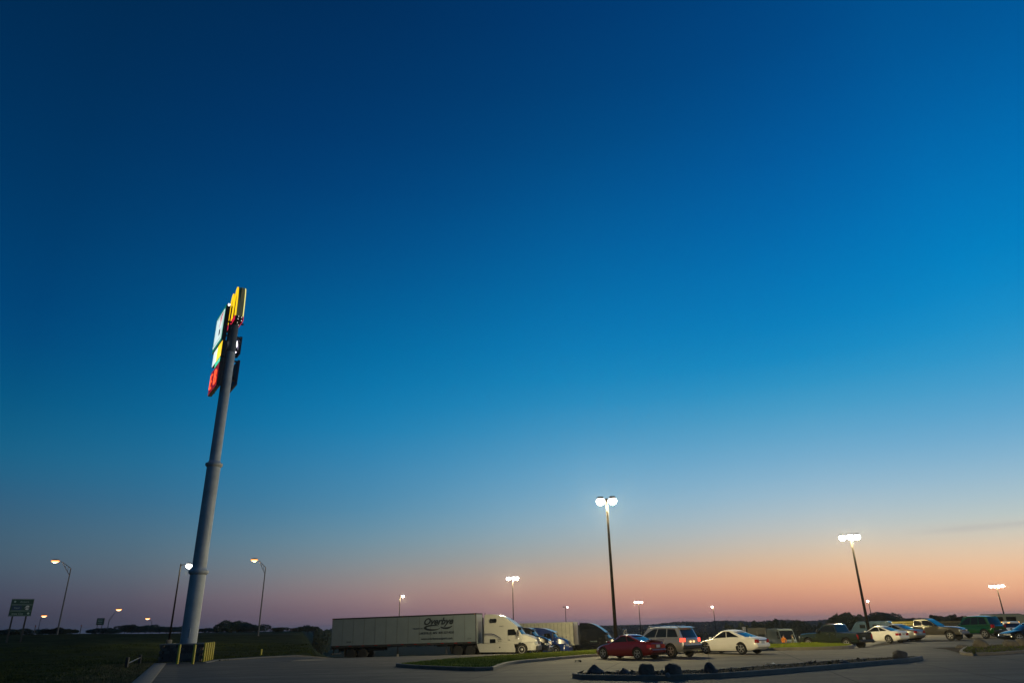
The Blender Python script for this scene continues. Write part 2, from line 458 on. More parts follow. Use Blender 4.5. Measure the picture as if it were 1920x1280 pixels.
for p, q in zip(rings, rings[1:]):
    for i in range(len(azl)): b._f([p[i], p[(i + 1) % len(azl)], q[(i + 1) % len(azl)], q[i]])
for i in range(len(azl)): b._f([cv, rings[0][(i + 1) % len(azl)], rings[0][i]])
struct(b.build('ground', M['field'], smooth=60))

# paved lot: polar sheet clipped by the left edge
def line_r(p, q, azm):
    d = Vector((math.sin(R(azm)), math.cos(R(azm)))); e = (q - p).xy; n = Vector((-e.y, e.x))
    k = d.dot(n); return p.xy.dot(n) / k if abs(k) > 1e-6 else 1e9
def lot_far(azm):
    best = None
    for p, q in zip(ends, ends[1:]):
        a0, a1 = [math.degrees(math.atan2(v.x, v.y)) for v in (p, q)]
        if a0 <= azm <= a1: best = line_r(p, q, azm)
    if best: return best
    return 150 if azm < 22 else 135
azs = [math.degrees(math.atan2(p.x, p.y)) for p in ends]
# the left kerb runs almost along the line of sight, so the sheet is built as rows between x-left(y) and a far right edge
def left_x(y):
    p, q = edgeL; return p.x + (q.x - p.x) * (y - p.y) / (q.y - p.y)
b = MB(); rows = []
ys = [-40, -20, -8, 0, 6, 12, 18, 24, 30, 36, 42, 48, ends[0].y]
for y in ys: rows.append([b.bm.verts.new(gpt(lerp(left_x(y), 95, i / 50), y, .0)) for i in range(51)])
for p, q in zip(rows, rows[1:]):
    for i in range(50): b._f([p[i], p[i + 1], q[i + 1], q[i]])
# beyond that row: columns that run out to the far edge
def far_y(x):
    y = 130
    for p, q in zip(ends, ends[1:]):
        if p.x <= x <= q.x or q.x <= x <= p.x:
            y = min(y, lerp(p.y, q.y, (x - p.x) / (q.x - p.x) if q.x != p.x else 0))
    return y
y0 = ends[0].y
seg = []
xe, ye = ends[-1].x, ends[-1].y
cols_x = [lerp(left_x(y0), xe, i / 8) for i in range(9)] + [lerp(xe, 95, i / 46) for i in range(47)]
for i, x in enumerate(cols_x):
    fy = max(y0 + .01, far_y(x)) if i < 9 else 150
    c_ = []
    for j in range(25):
        y = lerp(y0, fy, j / 24)
        xx = x - max(0, y - ye) * .258 * max(0, 1 - (x - xe) / 45)
        c_.append(b.bm.verts.new(gpt(xx, y, .0)))
    seg.append(c_)
for i, (p, q) in enumerate(zip(seg, seg[1:])):
    if i == 8: continue
    for j in range(24): b._f([p[j], q[j], q[j + 1], p[j + 1]])
bmesh.ops.remove_doubles(b.bm, verts=b.bm.verts, dist=.002)
struct(b.build('parking_lot', M['pavement'], smooth=60))

def ribbon(name, pts, w, h, mt, base=-.35):
    """a kerb of real height along a polyline"""
    b = MB(); fine = []
    for p, q in zip(pts, pts[1:]):
        n = max(1, int((q - p).length / 2))
        fine += [p.lerp(q, i / n) for i in range(n)]
    fine.append(pts[-1]); L4 = []
    for i, p in enumerate(fine):
        d = (fine[min(i + 1, len(fine) - 1)] - fine[max(i - 1, 0)]).xy.normalized(); n = Vector((-d.y, d.x))
        zz = gz(p.x, p.y)
        L4.append([b.bm.verts.new((p.x + n.x * o, p.y + n.y * o, zz + q)) for o, q in ((-w / 2, base), (-w / 2, h - .02), (-w / 2 + .03, h), (w / 2 - .03, h), (w / 2, h - .02), (w / 2, base))])
    for p, q in zip(L4, L4[1:]):
        for j in range(5): b._f([p[j], p[j + 1], q[j + 1], q[j]])
    b._f(L4[0]); b._f(L4[-1])
    return struct(b.build(name, mt, smooth=40))
side = [Vector((left_x(y), y, 0)) for y in (-20, 0, 15, 32, 45)] + [ends[0]]
ribbon('kerb', side, .75, .05, M['kerb'])
ribbon('kerb', ends[2:], .9, .06, M['kerb'])
ribbon('kerb', [ends[0], ends[1] + Vector((.0, .0, 0)), ends[2]], .5, .05, M['kerb'])

def blades(b, inside, n, h, spread, zf, thick=.012, seed=1):
    rnd = random.Random(seed); x0, x1, y0, y1 = spread; k = 0; tries = 0
    while k < n and tries < n * 30:
        tries += 1
        x, y = rnd.uniform(x0, x1), rnd.uniform(y0, y1)
        if not inside(x, y): continue
        dens = noise.noise(Vector((x * .35, y * .35, seed)))
        if dens < -.25 and rnd.random() < .6: continue
        k += 1; z = zf(x, y); t = rnd.uniform(0, 6.28); hh = h * rnd.uniform(.5, 1.3) * (1 + .5 * dens); w = thick * rnd.uniform(.7, 1.6)
        lx, ly = rnd.gauss(0, hh * .35), rnd.gauss(0, hh * .35)
        b.poly([(x - w * math.cos(t), y - w * math.sin(t), z), (x + w * math.cos(t), y + w * math.sin(t), z), (x + lx, y + ly, z + hh)])
def inpoly(P):
    def f(x, y):
        c = False; n = len(P)
        for i in range(n):
            a, q = P[i], P[(i + 1) % n]
            if (a.y > y) != (q.y > y) and x < (q.x - a.x) * (y - a.y) / (q.y - a.y) + a.x: c = not c
        return c
    return f
def offset_poly(P, d):
    n = len(P); out = []
    area = sum(P[i].x * P[(i + 1) % n].y - P[(i + 1) % n].x * P[i].y for i in range(n))
    s = 1 if area > 0 else -1
    for i in range(n):
        e0 = (P[i] - P[i - 1]).xy.normalized(); e1 = (P[(i + 1) % n] - P[i]).xy.normalized()
        n0 = Vector((-e0.y, e0.x)) * s; n1 = Vector((-e1.y, e1.x)) * s
        nn = (n0 + n1); nn = nn / max(.4, nn.length) * (1 / max(.5, (nn.length / 2)))
        out.append(Vector((P[i].x + nn.x * d, P[i].y + nn.y * d, 0)))
    return out
def island(px, kerb_h, fill_mat, name, low=-.5):
    P = [onz(x, y) for x, y in px]
    # refine so curves are smooth
    Q = []
    n = len(P)
    for i in range(n):
        p0, p1, p2, p3 = P[i - 1], P[i], P[(i + 1) % n], P[(i + 2) % n]
        k = max(1, min(6, int((p2 - p1).length / 1.0)))
        for j in range(k):
            t = j / k
            Q.append(.5 * ((2 * p1) + (-p0 + p2) * t + (2 * p0 - 5 * p1 + 4 * p2 - p3) * t * t + (-p0 + 3 * p1 - 3 * p2 + p3) * t ** 3))
    I = offset_poly(Q, .16); I2 = offset_poly(Q, .03)
    b = MB(); rows = []
    for pts, z in ((Q, low), (Q, kerb_h - .03), (I2, kerb_h), (I, kerb_h), (I, kerb_h - .1)):
        rows.append([b.bm.verts.new((p.x, p.y, z)) for p in pts])
    for a, c in zip(rows, rows[1:]):
        for i in range(len(Q)): b._f([a[i], a[(i + 1) % len(Q)], c[(i + 1) % len(Q)], c[i]])
    struct(b.build('kerb', M['kerb'], smooth=30))
    b = MB()
    f = b.poly([(p.x, p.y, kerb_h - .02) for p in I])
    bmesh.ops.triangulate(b.bm, faces=b.bm.faces)
    for v in b.bm.verts: pass
    struct(b.build(name, fill_mat))
    return Q, I

isl1 = [(742, 1249), (775, 1252), (830, 1255), (890, 1257), (925, 1256), (938, 1251), (960, 1245), (1010, 1239.5), (1120, 1230), (1250, 1226), (1443, 1218.5), (1540, 1216.5), (1592, 1214),
        (1600, 1211.5), (1560, 1208.5), (1500, 1208), (1380, 1214), (1250, 1218), (1120, 1221.5), (1000, 1228), (900, 1235), (830, 1240), (775, 1245.5), (748, 1248)]
Q1, I1 = island(isl1, .16, M['turf'], 'grass_island')
isl2 = [(1073, 1270), (1090, 1273), (1170, 1274.5), (1250, 1274.5), (1340, 1271), (1450, 1263), (1600, 1250), (1700, 1241), (1728, 1237), (1731, 1235.5), (1700, 1236.5), (1600, 1242), (1450, 1253), (1340, 1262), (1200, 1266), (1105, 1267.5), (1080, 1268.5)]
Q2, I2 = island(isl2, .17, M['dirt'], 'gravel_island')
isl4 = [(1800, 1225), (1826, 1229), (1872, 1227), (1925, 1223), (1990, 1217), (1990, 1206), (1925, 1209), (1860, 1212), (1815, 1214.5)]
Q4, I4 = island(isl4, .14, M['dirt'], 'dirt_island')
P = [onz(x, y) for x, y in [(1748, 1214.5), (1775, 1217), (1799, 1224), (1816, 1215), (1790, 1212.5)]]
b = MB(); b.poly([(p.x, p.y, .010) for p in P]); bmesh.ops.triangulate(b.bm, faces=b.bm.faces)
struct(b.build('dirt_patch', M['dirt']))

def bbox(P): return (min(p.x for p in P), max(p.x for p in P), min(p.y for p in P), max(p.y for p in P))
b = MB(); blades(b, inpoly(I1), 42000, .085, bbox(I1), lambda x, y: .13, .016, 3)
tag(b.build('grass', M['blade'], recalc=False), 'short green lit grass growing on the long kerbed island in front of the trucks', 'grass', kind='stuff')
b = MB(); blades(b, inpoly(I2), 700, .07, bbox(I2), lambda x, y: .14, .012, 5)
tag(b.build('grass', M['dryblade'], recalc=False), 'thin dry weeds between the rocks of the boulder island', 'grass', kind='stuff')
b = MB(); blades(b, inpoly(I4), 2500, .09, bbox(I4), lambda x, y: .11, .014, 6)
tag(b.build('grass', M['dryblade'], recalc=False), 'thin dry weeds on the dirt island at the right edge', 'grass', kind='stuff')
def left_grass(x, y):
    D = math.hypot(x, y)
    return 18 < D < 75 and (x < left_x(y) - .4 if y < ends[0].y else y > far_y(x) + .6 and x < ends[-1].x)
b = MB(); rnd = random.Random(11); k = 0
while k < 60000:
    D = 22 + 70 * rnd.random() ** 1.3; a = rnd.uniform(-44, -14); x, y = D * math.sin(R(a)), D * math.cos(R(a))
    if y < ends[0].y:
        if x > left_x(y) - .42: continue
    else:
        fy = far_y(x) if x >= ends[0].x else y0
        if x > ends[-1].x or y < fy + .6: continue
    dn = noise.noise(Vector((x * .3, y * .3, 2)))
    if dn < -.1 and rnd.random() < .5: continue
    k += 1; z = gz(x, y) - .01; t = rnd.uniform(0, 6.28); hh = rnd.uniform(.03, .11) * (1 + dn); w = .010 + D * .0003
    b.poly([(x - w * math.cos(t), y - w * math.sin(t), z), (x + w * math.cos(t), y + w * math.sin(t), z), (x + rnd.gauss(0, .06), y + rnd.gauss(0, .06), z + hh)])
tag(b.build('grass', M['dryblade'], recalc=False), 'rough dim grass of the verge and bank left of the pavement', 'grass', kind='stuff')

b = MB(); rnd = random.Random(12); k = 0
while k < 16000:
    y = rnd.uniform(20, ends[0].y + .3); x = left_x(y) - .4 - abs(rnd.gauss(0, 1.6))
    dn = noise.noise(Vector((x * .5, y * .35, 4)))
    if dn < -.05 and rnd.random() < .6: continue
    k += 1; t = rnd.uniform(0, 6.28); hh = rnd.uniform(.03, .12); w = .018
    b.poly([(x - w * math.cos(t), y - w * math.sin(t), -.01), (x + w * math.cos(t), y + w * math.sin(t), -.01), (x + rnd.gauss(0, .05), y + rnd.gauss(0, .05), hh)])
tag(b.build('grass', M['verge'], recalc=False), 'dry straw coloured grass strip right beside the left kerb', 'grass', kind='stuff')
# gravel of the boulder island
b = MB(); rnd = random.Random(4); ins = inpoly(I2); bb = bbox(I2); k = 0
while k < 1500:
    x, y = rnd.uniform(bb[0], bb[1]), rnd.uniform(bb[2], bb[3])
    if not ins(x, y) or (x > 9 and rnd.random() < .75): continue
    k += 1; r = rnd.uniform(.02, .06) if rnd.random() < .93 else rnd.uniform(.07, .12)
    p = Vector((x, y, .15 + r * .2)); pts = [p + Vector((rnd.gauss(0, 1), rnd.gauss(0, 1), rnd.gauss(0, .7))).normalized() * r * rnd.uniform(.7, 1.2) for _ in range(4)]
    vs = [b.bm.verts.new(q) for q in pts]
    for f in ((0, 1, 2), (0, 2, 3), (0, 3, 1), (1, 3, 2)): b._f([vs[i] for i in f])
tag(b.build('gravel', M['rock']), 'loose grey gravel spread over the boulder island', 'gravel', kind='stuff')

# the highway on top of the bank, its guard rail, and the dirt of the far ground
b = MB(); prev = None
for i in range(40):
    a = -62 + i * 1.35; pr = []
    for D in (127, 137): pr.append(b.bm.verts.new(gpt(D * math.sin(R(a)), D * math.cos(R(a)), .03)))
    if prev: b._f([prev[0], pr[0], pr[1], prev[1]])
    prev = pr
struct(b.build('highway', M['road']))

# ------------------------------------------------------------------ rocks
def rock(name, label, px, py, w, h, d, mt, seed, shape='round', z=.13, group='boulders on the islands', rz=0):
    p = onz(px, py, z); rnd = random.Random(seed)
    bm = bmesh.new(); bmesh.ops.create_icosphere(bm, subdivisions=3, radius=1)
    off = Vector((seed * 3.1, seed * 1.7, 0))
    for v in bm.verts:
        c = v.co.copy()
        c *= 1 + .28 * noise.noise(c * 1.1 + off) + .12 * noise.noise(c * 2.9 + off)
        if shape == 'block':
            c = Vector([math.copysign(abs(t) ** .55, t) * .86 for t in c])
            c *= 1 + .14 * noise.noise(c * 1.6 + off)
        if shape == 'peak':
            k = max(0, c.z); c.x *= 1 - .55 * k; c.y *= 1 - .5 * k; c.x -= .15 * k
        if shape == 'wedge':
            c.x += .0; c.z = c.z if c.z < 0 else c.z * (1.15 - .75 * (c.x + 1) / 2)
        v.co = Vector((c.x * w / 2, c.y * d / 2, max(c.z, -.35) * h * .9))
    zmin = min(v.co.z for v in bm.verts)
    for v in bm.verts: v.co.z -= zmin + .03
    zm = max(v.co.z for v in bm.verts)
    for v in bm.verts: v.co.z *= h / zm
    me = bpy.data.meshes.new(name); bm.to_mesh(me); bm.free(); me.materials.append(mt)
    me.polygons.foreach_set('use_smooth', [True] * len(me.polygons)); me.set_sharp_from_angle(angle=R(28))
    o = bpy.data.objects.new(name, me); col.objects.link(o); o.location = p; o.rotation_euler = (0, 0, rz)
    return tag(o, label, 'rock', group)
rock('rock', 'blue grey peaked rock at the left end of the boulder island', 1117, 1262, .68, .33, .5, M['rock_blue'], 1, 'peak')
rock('rock', 'small low peaked rock between the blue rock and the blocky boulders', 1172, 1263, .42, .22, .4, M['rock_blue'], 2, 'peak')
rock('boulder', 'blocky brown boulder left of its blocky twin on the kerbed island', 1213, 1265, .68, .40, .5, M['rock'], 3, 'block')
rock('boulder', 'blocky grey boulder with a pale broken foot, right of its blocky twin', 1263, 1265, .68, .42, .5, M['rock'], 8, 'block')
rock('rock', 'pale stone at the foot of the right blocky boulder', 1252, 1267, .18, .13, .2, M['cap'], 12)
rock('rock', 'dark wedge shaped rock standing alone right of the blocky boulders', 1334, 1261, .48, .38, .36, M['rock_blue'], 5, 'wedge')
rock('boulder', 'dark domed boulder at the far right end of the boulder island', 1688, 1234, .82, .38, .6, M['rock'], 6)
rock('rock', 'flat low stone near the middle of the long right tail of the boulder island', 1584, 1243.5, .42, .14, .4, M['rock_blue'], 14)
rock('boulder', 'grey boulder with a sloping right flank in front of the green vehicle', 1841, 1212.5, .95, .50, .7, M['rock'], 9, 'wedge', z=.12)
rock('rock', 'low brown stone left of the sloping grey boulder on bare dirt', 1806, 1214, .85, .22, .6, M['rock'], 10, z=.0)
rock('boulder', 'brown rounded boulder in front of the dark car at the right edge', 1897, 1211.5, .9, .42, .8, M['rock'], 11, z=.12)
rock('boulder', 'pale boulder cut by the right edge of the view', 1917, 1210.5, .95, .48, .8, M['rock'], 13, z=.12)

# ------------------------------------------------------------------ small plants
def weed(px, py, label, n, h, seed, mt):
    rnd = random.Random(seed); b = MB()
    for i in range(n):
        a = rnd.uniform(0, 6.28); r = rnd.uniform(.02, .16); hh = h * rnd.uniform(.4, 1)
        q = Vector((math.cos(a) * r, math.sin(a) * r, hh)); w = Vector((-math.sin(a), math.cos(a), 0)) * .02
        b.poly([q * .2 - w, q * .2 + w, q * .7 + w * 1.6, q, q * .7 - w * 1.6])
    o = b.build('weed', mt, recalc=False); o.location = onz(px, py, .12)
    return tag(o, label, 'plant')
weed(1827, 1226, 'small dark green weed on the front of the dirt island at right', 70, .32, 3, M['leaf'])
weed(1557, 1245, 'low weed tuft beside the flat stone on the boulder island', 40, .14, 4, M['dryblade'])

# ------------------------------------------------------------------ trees
def crown_mesh(name, seed, n=4200, kind='round'):
    rnd = random.Random(seed); b = MB()
    lumps = [(Vector((rnd.uniform(-.55, .55), rnd.uniform(-.5, .5), rnd.uniform(.35, .85))), rnd.uniform(.22, .42)) for _ in range(9)]
    lumps.append((Vector((0, 0, .5)), .5))
    if kind == 'tall': lumps = [(Vector((c.x * .5, c.y * .5, c.z)), r * .8) for c, r in lumps]
    if kind == 'bush': lumps = [(Vector((c.x * 1.2, c.y, c.z * .7)), r * .95) for c, r in lumps]
    for _ in range(n):
        c, r = rnd.choice(lumps)
        d = Vector((rnd.gauss(0, 1), rnd.gauss(0, 1), rnd.gauss(0, 1))).normalized() * r * rnd.uniform(.55, 1.08) ** .6
        p = c + d
        if p.z < .04: continue
        s = rnd.uniform(.035, .075); a = Vector((rnd.gauss(0, 1), rnd.gauss(0, 1), rnd.gauss(0, 1))).normalized(); e = a.orthogonal().normalized()
        b.poly([p - a * s, p + e * s * .6, p + a * s, p - e * s * .6])
    vs = b.bm.verts; lo = [min(v.co[i] for v in vs) for i in range(3)]; hi = [max(v.co[i] for v in vs) for i in range(3)]
    for v in vs:
        v.co.x = (v.co.x - (lo[0] + hi[0]) / 2) / (hi[0] - lo[0]); v.co.y = (v.co.y - (lo[1] + hi[1]) / 2) / (hi[1] - lo[1])
        v.co.z = (v.co.z - lo[2]) / (hi[2] - lo[2]) * (.94 if kind == 'bush' else .86) + (.06 if kind == 'bush' else .14)
    bmesh_obj = b.build(name, M['leaf'], recalc=False); me = bmesh_obj.data
    bpy.data.objects.remove(bmesh_obj); return me
CROWNS = {'round': [crown_mesh('crown', i) for i in (1, 2, 3)], 'tall': [crown_mesh('crown', 7, 3000, 'tall')], 'bush': [crown_mesh('crown', i, 5000, 'bush') for i in (4, 5)]}
bt = MB().tube((0, 0, -.15), (0, 0, .5), .04, .025, 7); bt.tube((0, 0, .35), (.2, .05, .75), .02, .008, 5); bt.tube((0, 0, .3), (-.22, .06, .7), .02, .008, 5)
_t = bt.build('trunk', M['bark'], smooth=60); TRUNK = _t.data; bpy.data.objects.remove(_t)
treen = [0]
def tree(px, top, wpx, D, kind, label, group=None):
    """crown top at pixel (px, top), crown width wpx in the photograph at distance D"""
    t = ond(px, top, D); g = gz(t.x, t.y); h = max(1.5, t.z - g); w = wpx / (F_PX / (D * .93))
    o = thing('tree', label, 'tree', (t.x, t.y, g - .1), treen[0] * 1.3, group); i = treen[0]; treen[0] += 1
    cr = bpy.data.objects.new('crown', random.Random(i).choice(CROWNS[kind])); col.objects.link(cr); cr.parent = o
    cr.scale = (w * 1.12, w * 1.12, h + .1)
    tr = bpy.data.objects.new('trunk', TRUNK); col.objects.link(tr); tr.parent = o; tr.scale = (h, h, h)
    return o
GL, GR = 'trees on the skyline at left', 'trees on the skyline at right'
tree(437, 1161, 50, 230, 'bush', 'broad dark tree clump, tallest on the skyline between the sign pole and the trailer')
tree(472, 1167, 54, 228, 'bush', 'dark bushy clump behind the street lamp pole left of the trailer')
for px, tp, w, lab in ((522, 1175, 34, 'low round tree just right of the street lamp in the middle of the bank'), (556, 1177, 30, 'lowest tree of the row left of the trailer'), (578, 1173, 38, 'double topped tree left of the trailer end'), (607, 1175, 34, 'tree peeping out next to the trailer rear edge'),
                       (408, 1182, 34, 'tiny low tree right of the sign pole'), (387, 1183, 30, 'tiny tree close against the sign pole')):
    tree(px, tp, w, 240, 'round', lab, GL)
ROWL = ['first tree from the left in the even row left of the sign pole', 'second tree from the left in the even row left of the sign pole', 'tree below the faint farthest street lamp, left side', 'tree directly under the faint farthest street lamp',
        'fifth tree from the left in the even row, right of the faint lamp', 'tree midway between the faint lamp and the slim lamp post', 'tree just left of the slim lamp post', 'tree right behind the slim lamp post', 'last tree of the even row, touching the sign pole']
for i, px in enumerate(range(236, 352, 13)):
    tree(px, 1169.5 + (i * 7 % 4) + (px > 300) * 3, 30, 320 + (i % 3) * 12, 'round', ROWL[i], 'even tree row left of the sign pole')
tree(32, 1177, 46, 210, 'bush', 'rounded bush behind the large green road sign')
tree(103, 1175, 30, 230, 'bush', 'bush at the foot of the leftmost tall street lamp')
tree(125, 1182, 26, 230, 'bush', 'lower bush right of the leftmost tall street lamp')
tree(80, 1185, 24, 235, 'bush', 'small bush between the large road sign and the street lamp')
tree(197, 1176, 48, 260, 'bush', 'dark bush below the small green road sign')
# right side
for px, tp, w, D, k, lab in (
    (1368, 1165, 16, 300, 'tall', 'pointed small tree above the roof of the white sedan'),
    (1392, 1164, 26, 300, 'round', 'small round tree above the rear window of the white sedan'),
    (1420, 1161, 26, 290, 'round', 'flat topped tree right of the white sedan roof'),
    (1445, 1158, 28, 280, 'tall', 'peaked tree above the box van'),
    (1458, 1161, 30, 290, 'round', 'round tree behind the box van'),
    (1482, 1163, 28, 290, 'round', 'tree above the person in khaki'),
    (1498, 1160, 24, 280, 'round', 'narrow tree left of the dark pickup'),
    (1520, 1163, 34, 290, 'bush', 'low tree above the hood of the dark pickup'),
    (1543, 1162, 30, 290, 'bush', 'low tree over the cab of the dark pickup'),
    (1571, 1146, 44, 250, 'round', 'tall round tree behind the dark pickup bed'),
    (1592, 1152, 34, 250, 'round', 'ragged tree just left of the leaning lamp post'),
    (1608, 1150, 22, 250, 'tall', 'spiky tree touching the tall right lamp post'),
    (1650, 1145.5, 56, 230, 'round', 'big dome shaped dark tree right of the tall right lamp post'),
    (1632, 1152, 30, 235, 'round', 'left shoulder of the dome tree, a smaller tree beside it'),
    (1669, 1152, 26, 235, 'round', 'smaller tree right of the dome tree'),
    (1750, 1151, 14, 300, 'tall', 'thin upright tree alone above the pewter pickup'),
    (1770, 1153, 26, 300, 'bush', 'low bushy tree right of the thin upright tree'),
    (1783, 1150, 12, 300, 'tall', 'second thin tree with an open top above the pickup hood'),
):
    tree(px, tp, w, D, k, lab)
for i, px in enumerate((1690, 1702, 1716, 1730, 1742, 1760)):
    tree(px, 1157 + (i % 2), 18, 330, 'round', ['smallest tree next to the dome tree on its right', 'second small tree right of the dome tree', 'third small tree right of the dome tree, above the fence end', 'fourth small tree right of the dome tree, above the fence joint', 'small tree just left of the thin upright tree', 'small tree just right of the thin upright tree'][i], 'small even trees right of the dome tree')
for i, px in enumerate(range(1798, 1930, 15)):
    tree(px, 1153.5 - (px > 1850) * 2 - (px > 1880) * 2.5 + (i % 3) * .9, 30, 300 + (i % 2) * 15, 'bush', ['dark tree above the windshield of the pewter pickup', 'dark tree over the hood of the green wagon', 'dark tree over the front door of the green wagon', 'dark tree over the rear door of the green wagon', 'dark tree over the tail of the green wagon', 'dark tree left of the lamp post with four lights', 'dark tree behind the foot of the four light lamp post', 'dark tree over the amber lit van', 'tall dark tree at the right edge of the skyline'][i], 'merged dark trees at the right end of the skyline')
# wooded hill across the valley: one far mass
rnd = random.Random(21); b = MB()
for _ in range(48000):
    a = rnd.uniform(-16, 26); D = rnd.choice((rnd.uniform(850, 1330), rnd.uniform(1150, 1320), rnd.uniform(330, 700)))
    if D < 720 and (a < 9 or a > 21): continue
    if a > 24: continue
    x, y = D * math.sin(R(a)), D * math.cos(R(a)); g = gz(x, y)
    h = 5 + 3.0 * noise.noise(Vector((x * .012, y * .012, 0)))
    if D < 720: h = 7 + 4 * noise.noise(Vector((x * .02, y * .02, 0)))
    p = Vector((x, y, g + h * rnd.random() ** .5)); s = rnd.uniform(.9, 2.2) if D > 720 else rnd.uniform(.4, .95)
    e = Vector((rnd.gauss(0, 1), rnd.gauss(0, .4), rnd.gauss(0, 1))).normalized() * s; f = Vector((rnd.gauss(0, 1), rnd.gauss(0, .4), rnd.gauss(0, 1))).normalized() * s
    b.poly([p - e, p + f, p + e, p - f])
tag(b.build('woods', M['hill'], recalc=False), 'far dark woods covering the hill across the valley in the middle', 'woods', kind='stuff')

# ------------------------------------------------------------------ lamps
def light(name, kind, loc, energy, color, parent=None, radius=.25, spot=None, target=None):
    l = bpy.data.lights.new(name, kind); l.energy = energy; l.color = color
    if kind != 'AREA': l.shadow_soft_size = radius
    o = bpy.data.objects.new(name, l); col.objects.link(o)
    if parent: o.parent = parent
    o.location = loc
    if spot: l.spot_size = R(spot[0]); l.spot_blend = spot[1]
    if target is not None:
        o.rotation_euler = (Vector(target) - Vector(loc)).to_track_quat('-Z', 'Y').to_euler()
    return o
MH = (1.0, .83, .42)
def lot_lamp(label, px, py, D, heads, power, yaw, rpole=.13, base_off=0, dim=False, group='lamp posts of the parking lot', hsz=1.0):
    t = ond(px, py, D); g = gz(t.x, t.y) + base_off; h = t.z - g
    o = thing('lamp_post', label, 'lamp post', (t.x, t.y, g), yaw, group)
    MB().tube((0, 0, .6), (0, 0, h + .1), rpole, rpole * .55, 12).build('pole', M['bronze'], o, smooth=40)
    MB().lathe([(.3, 0), (.3, .55), (.27, .62)], 18).build('base', M['kerb'], o, smooth=30)
    for i, (ax, ay) in enumerate(heads):
        v = Vector((ax, ay, 0)); n = v.normalized()
        MB().tube((0, 0, h - .05), (v.x * .55, v.y * .55, h + .03), .04, .04, 6).build('arm', M['bronze'], o)
        rz = Matrix.Rotation(math.atan2(n.y, n.x), 4, 'Z')
        bb = MB(); w = .34 * hsz
        bb.prism([(-w * .95, .06), (-w * .7, .24), (w * .7, .24), (w * .95, .06)], -w * .9, w * .9)
        hd = bb.build('lamp_head', M['bronze'], o, bevel=.03); hd.location = (v.x, v.y, h); hd.rotation_euler = (0, 0, math.atan2(n.y, n.x))
        ln = MB().lathe([(w * .8, .06), (w * 1.12, -.06 * hsz), (w * 1.16, -.17 * hsz), (w * 1.0, -.32 * hsz), (w * .6, -.44 * hsz), (.02, -.49 * hsz)], 20).build('lens', M['lamp'] if not (dim and i == 0) else M['head'], hd, smooth=60)
        if power > 0 and not (dim and i == 0):
            light('lamp_light', 'POINT', (0, 0, -.62 * hsz), 1.15 * power / len(heads), MH, hd, .25)
    return o
X2 = [(-.52, 0), (.52, 0)]
lot_lamp('tall twin headed lamp post with two bright round lights behind the red coupe', 1137, 936, 62, X2, 14000, R(-7), rpole=.16, hsz=.95)
lot_lamp('leaning tall lamp post with a wide cluster of lights right of the dark pickup', 1594, 1004, 100, [(-.95, 0), (.1, .5), (.75, 0), (0, -.5)], 11000, R(-25), rpole=.19, hsz=1.05)
lot_lamp('lamp post behind the white tractor cab with its brighter head on the right', 961, 1082, 150, [(-.85, 0), (.25, -.3), (.85, .0)], 15000, 0, hsz=1.1)
lot_lamp('single headed lamp post behind the middle of the long trailer', 750, 1116, 190, [(.75, 0)], 9000, 0, rpole=.14, hsz=.95)
lot_lamp('tiny far lamp post with one unlit head above the old ribbed trailer', 1060, 1137, 330, [(-.7, 0), (.9, 0)], 0, 0, dim=True, rpole=.2, hsz=.8)
lot_lamp('far lamp post with three lights in a row above the distant dark truck cab', 1197, 1127, 260, [(-1.1, 0), (0, -.1), (1.1, 0)], 9000, 0, rpole=.18, hsz=.95)
lot_lamp('thin far lamp post with one light above the hood of the white sedan', 1337, 1136, 300, [(-.35, 0)], 4000, 0, rpole=.17, hsz=1.0)
lot_lamp('small far lamp post seen just right of the leaning tall one', 1628, 1125, 330, [(-.3, 0)], 3000, 0, rpole=.2, hsz=1.1)
lot_lamp('lamp post with a flat row of four lights at the far right', 1868, 1097, 210, [(-1.15, 0), (-.4, .2), (.4, -.2), (1.15, 0)], 6500, R(-33), rpole=.17, hsz=.95)
lot_lamp('slim lamp post with one white light seen against the sign pole', 339, 1058, 89, [(.85, 0)], 700, R(25), rpole=.11, base_off=0, hsz=.8)

def street_lamp(label, hx, hy, px, py, D, power, rp=.11, base_y=None, lit=None):
    head = ond(hx, hy, D); top = ond(px, py, D); g = gz(top.x, top.y)
    o = thing('street_lamp', label, 'street lamp', (top.x, top.y, g), 0, 'orange street lamps along the highway')
    T = top - Vector((top.x, top.y, g)); H = head - Vector((top.x, top.y, g))
    MB().tube((0, 0, -.3), T, rp, rp * .6, 10).build('pole', M['steel'], o, smooth=50)
    b = MB(); mid = T.lerp(H, .55) + Vector((0, 0, .25)); low = T - Vector((0, 0, .9))
    b.tube(T, mid, .045, .04, 6); b.tube(mid, H, .04, .035, 6); b.tube(low, mid - Vector((0, 0, .12)), .04, .035, 6)
    for k in (.3, .6): b.tube(T.lerp(mid, k), low.lerp(mid, k), .025, .025, 5)
    b.build('arm', M['steel'], o, smooth=50)
    k = (D / 115) ** .6; dr = (H - mid); dr.z = 0; dr.normalize()
    hd = MB().lathe([(.05, .17), (.2, .13), (.27, .02), (.22, -.02)], 14).build('lamp_head', M['steel'], o, smooth=50); hd.location = H; hd.scale = (1.9 * k, 1.1 * k, k); hd.rotation_euler = (0, 0, math.atan2(dr.y, dr.x))
    MB().lathe([(.21, .0), (.27, -.06), (.24, -.16), (.12, -.22), (.02, -.24)], 16).build('lamp_halo', M['lamp_halo'], hd, smooth=60)  # glowing shell added as the orange halo round the lens
    MB().lathe([(.10, -.05), (.20, -.12), (.19, -.24), (.10, -.32), (.01, -.34)], 16).build('lens', M['lamp_core'], hd, smooth=60)
    if power: light('lamp_light', 'POINT', (0, 0, -.35), power, (1, .55, .25), hd, .15)
    return o
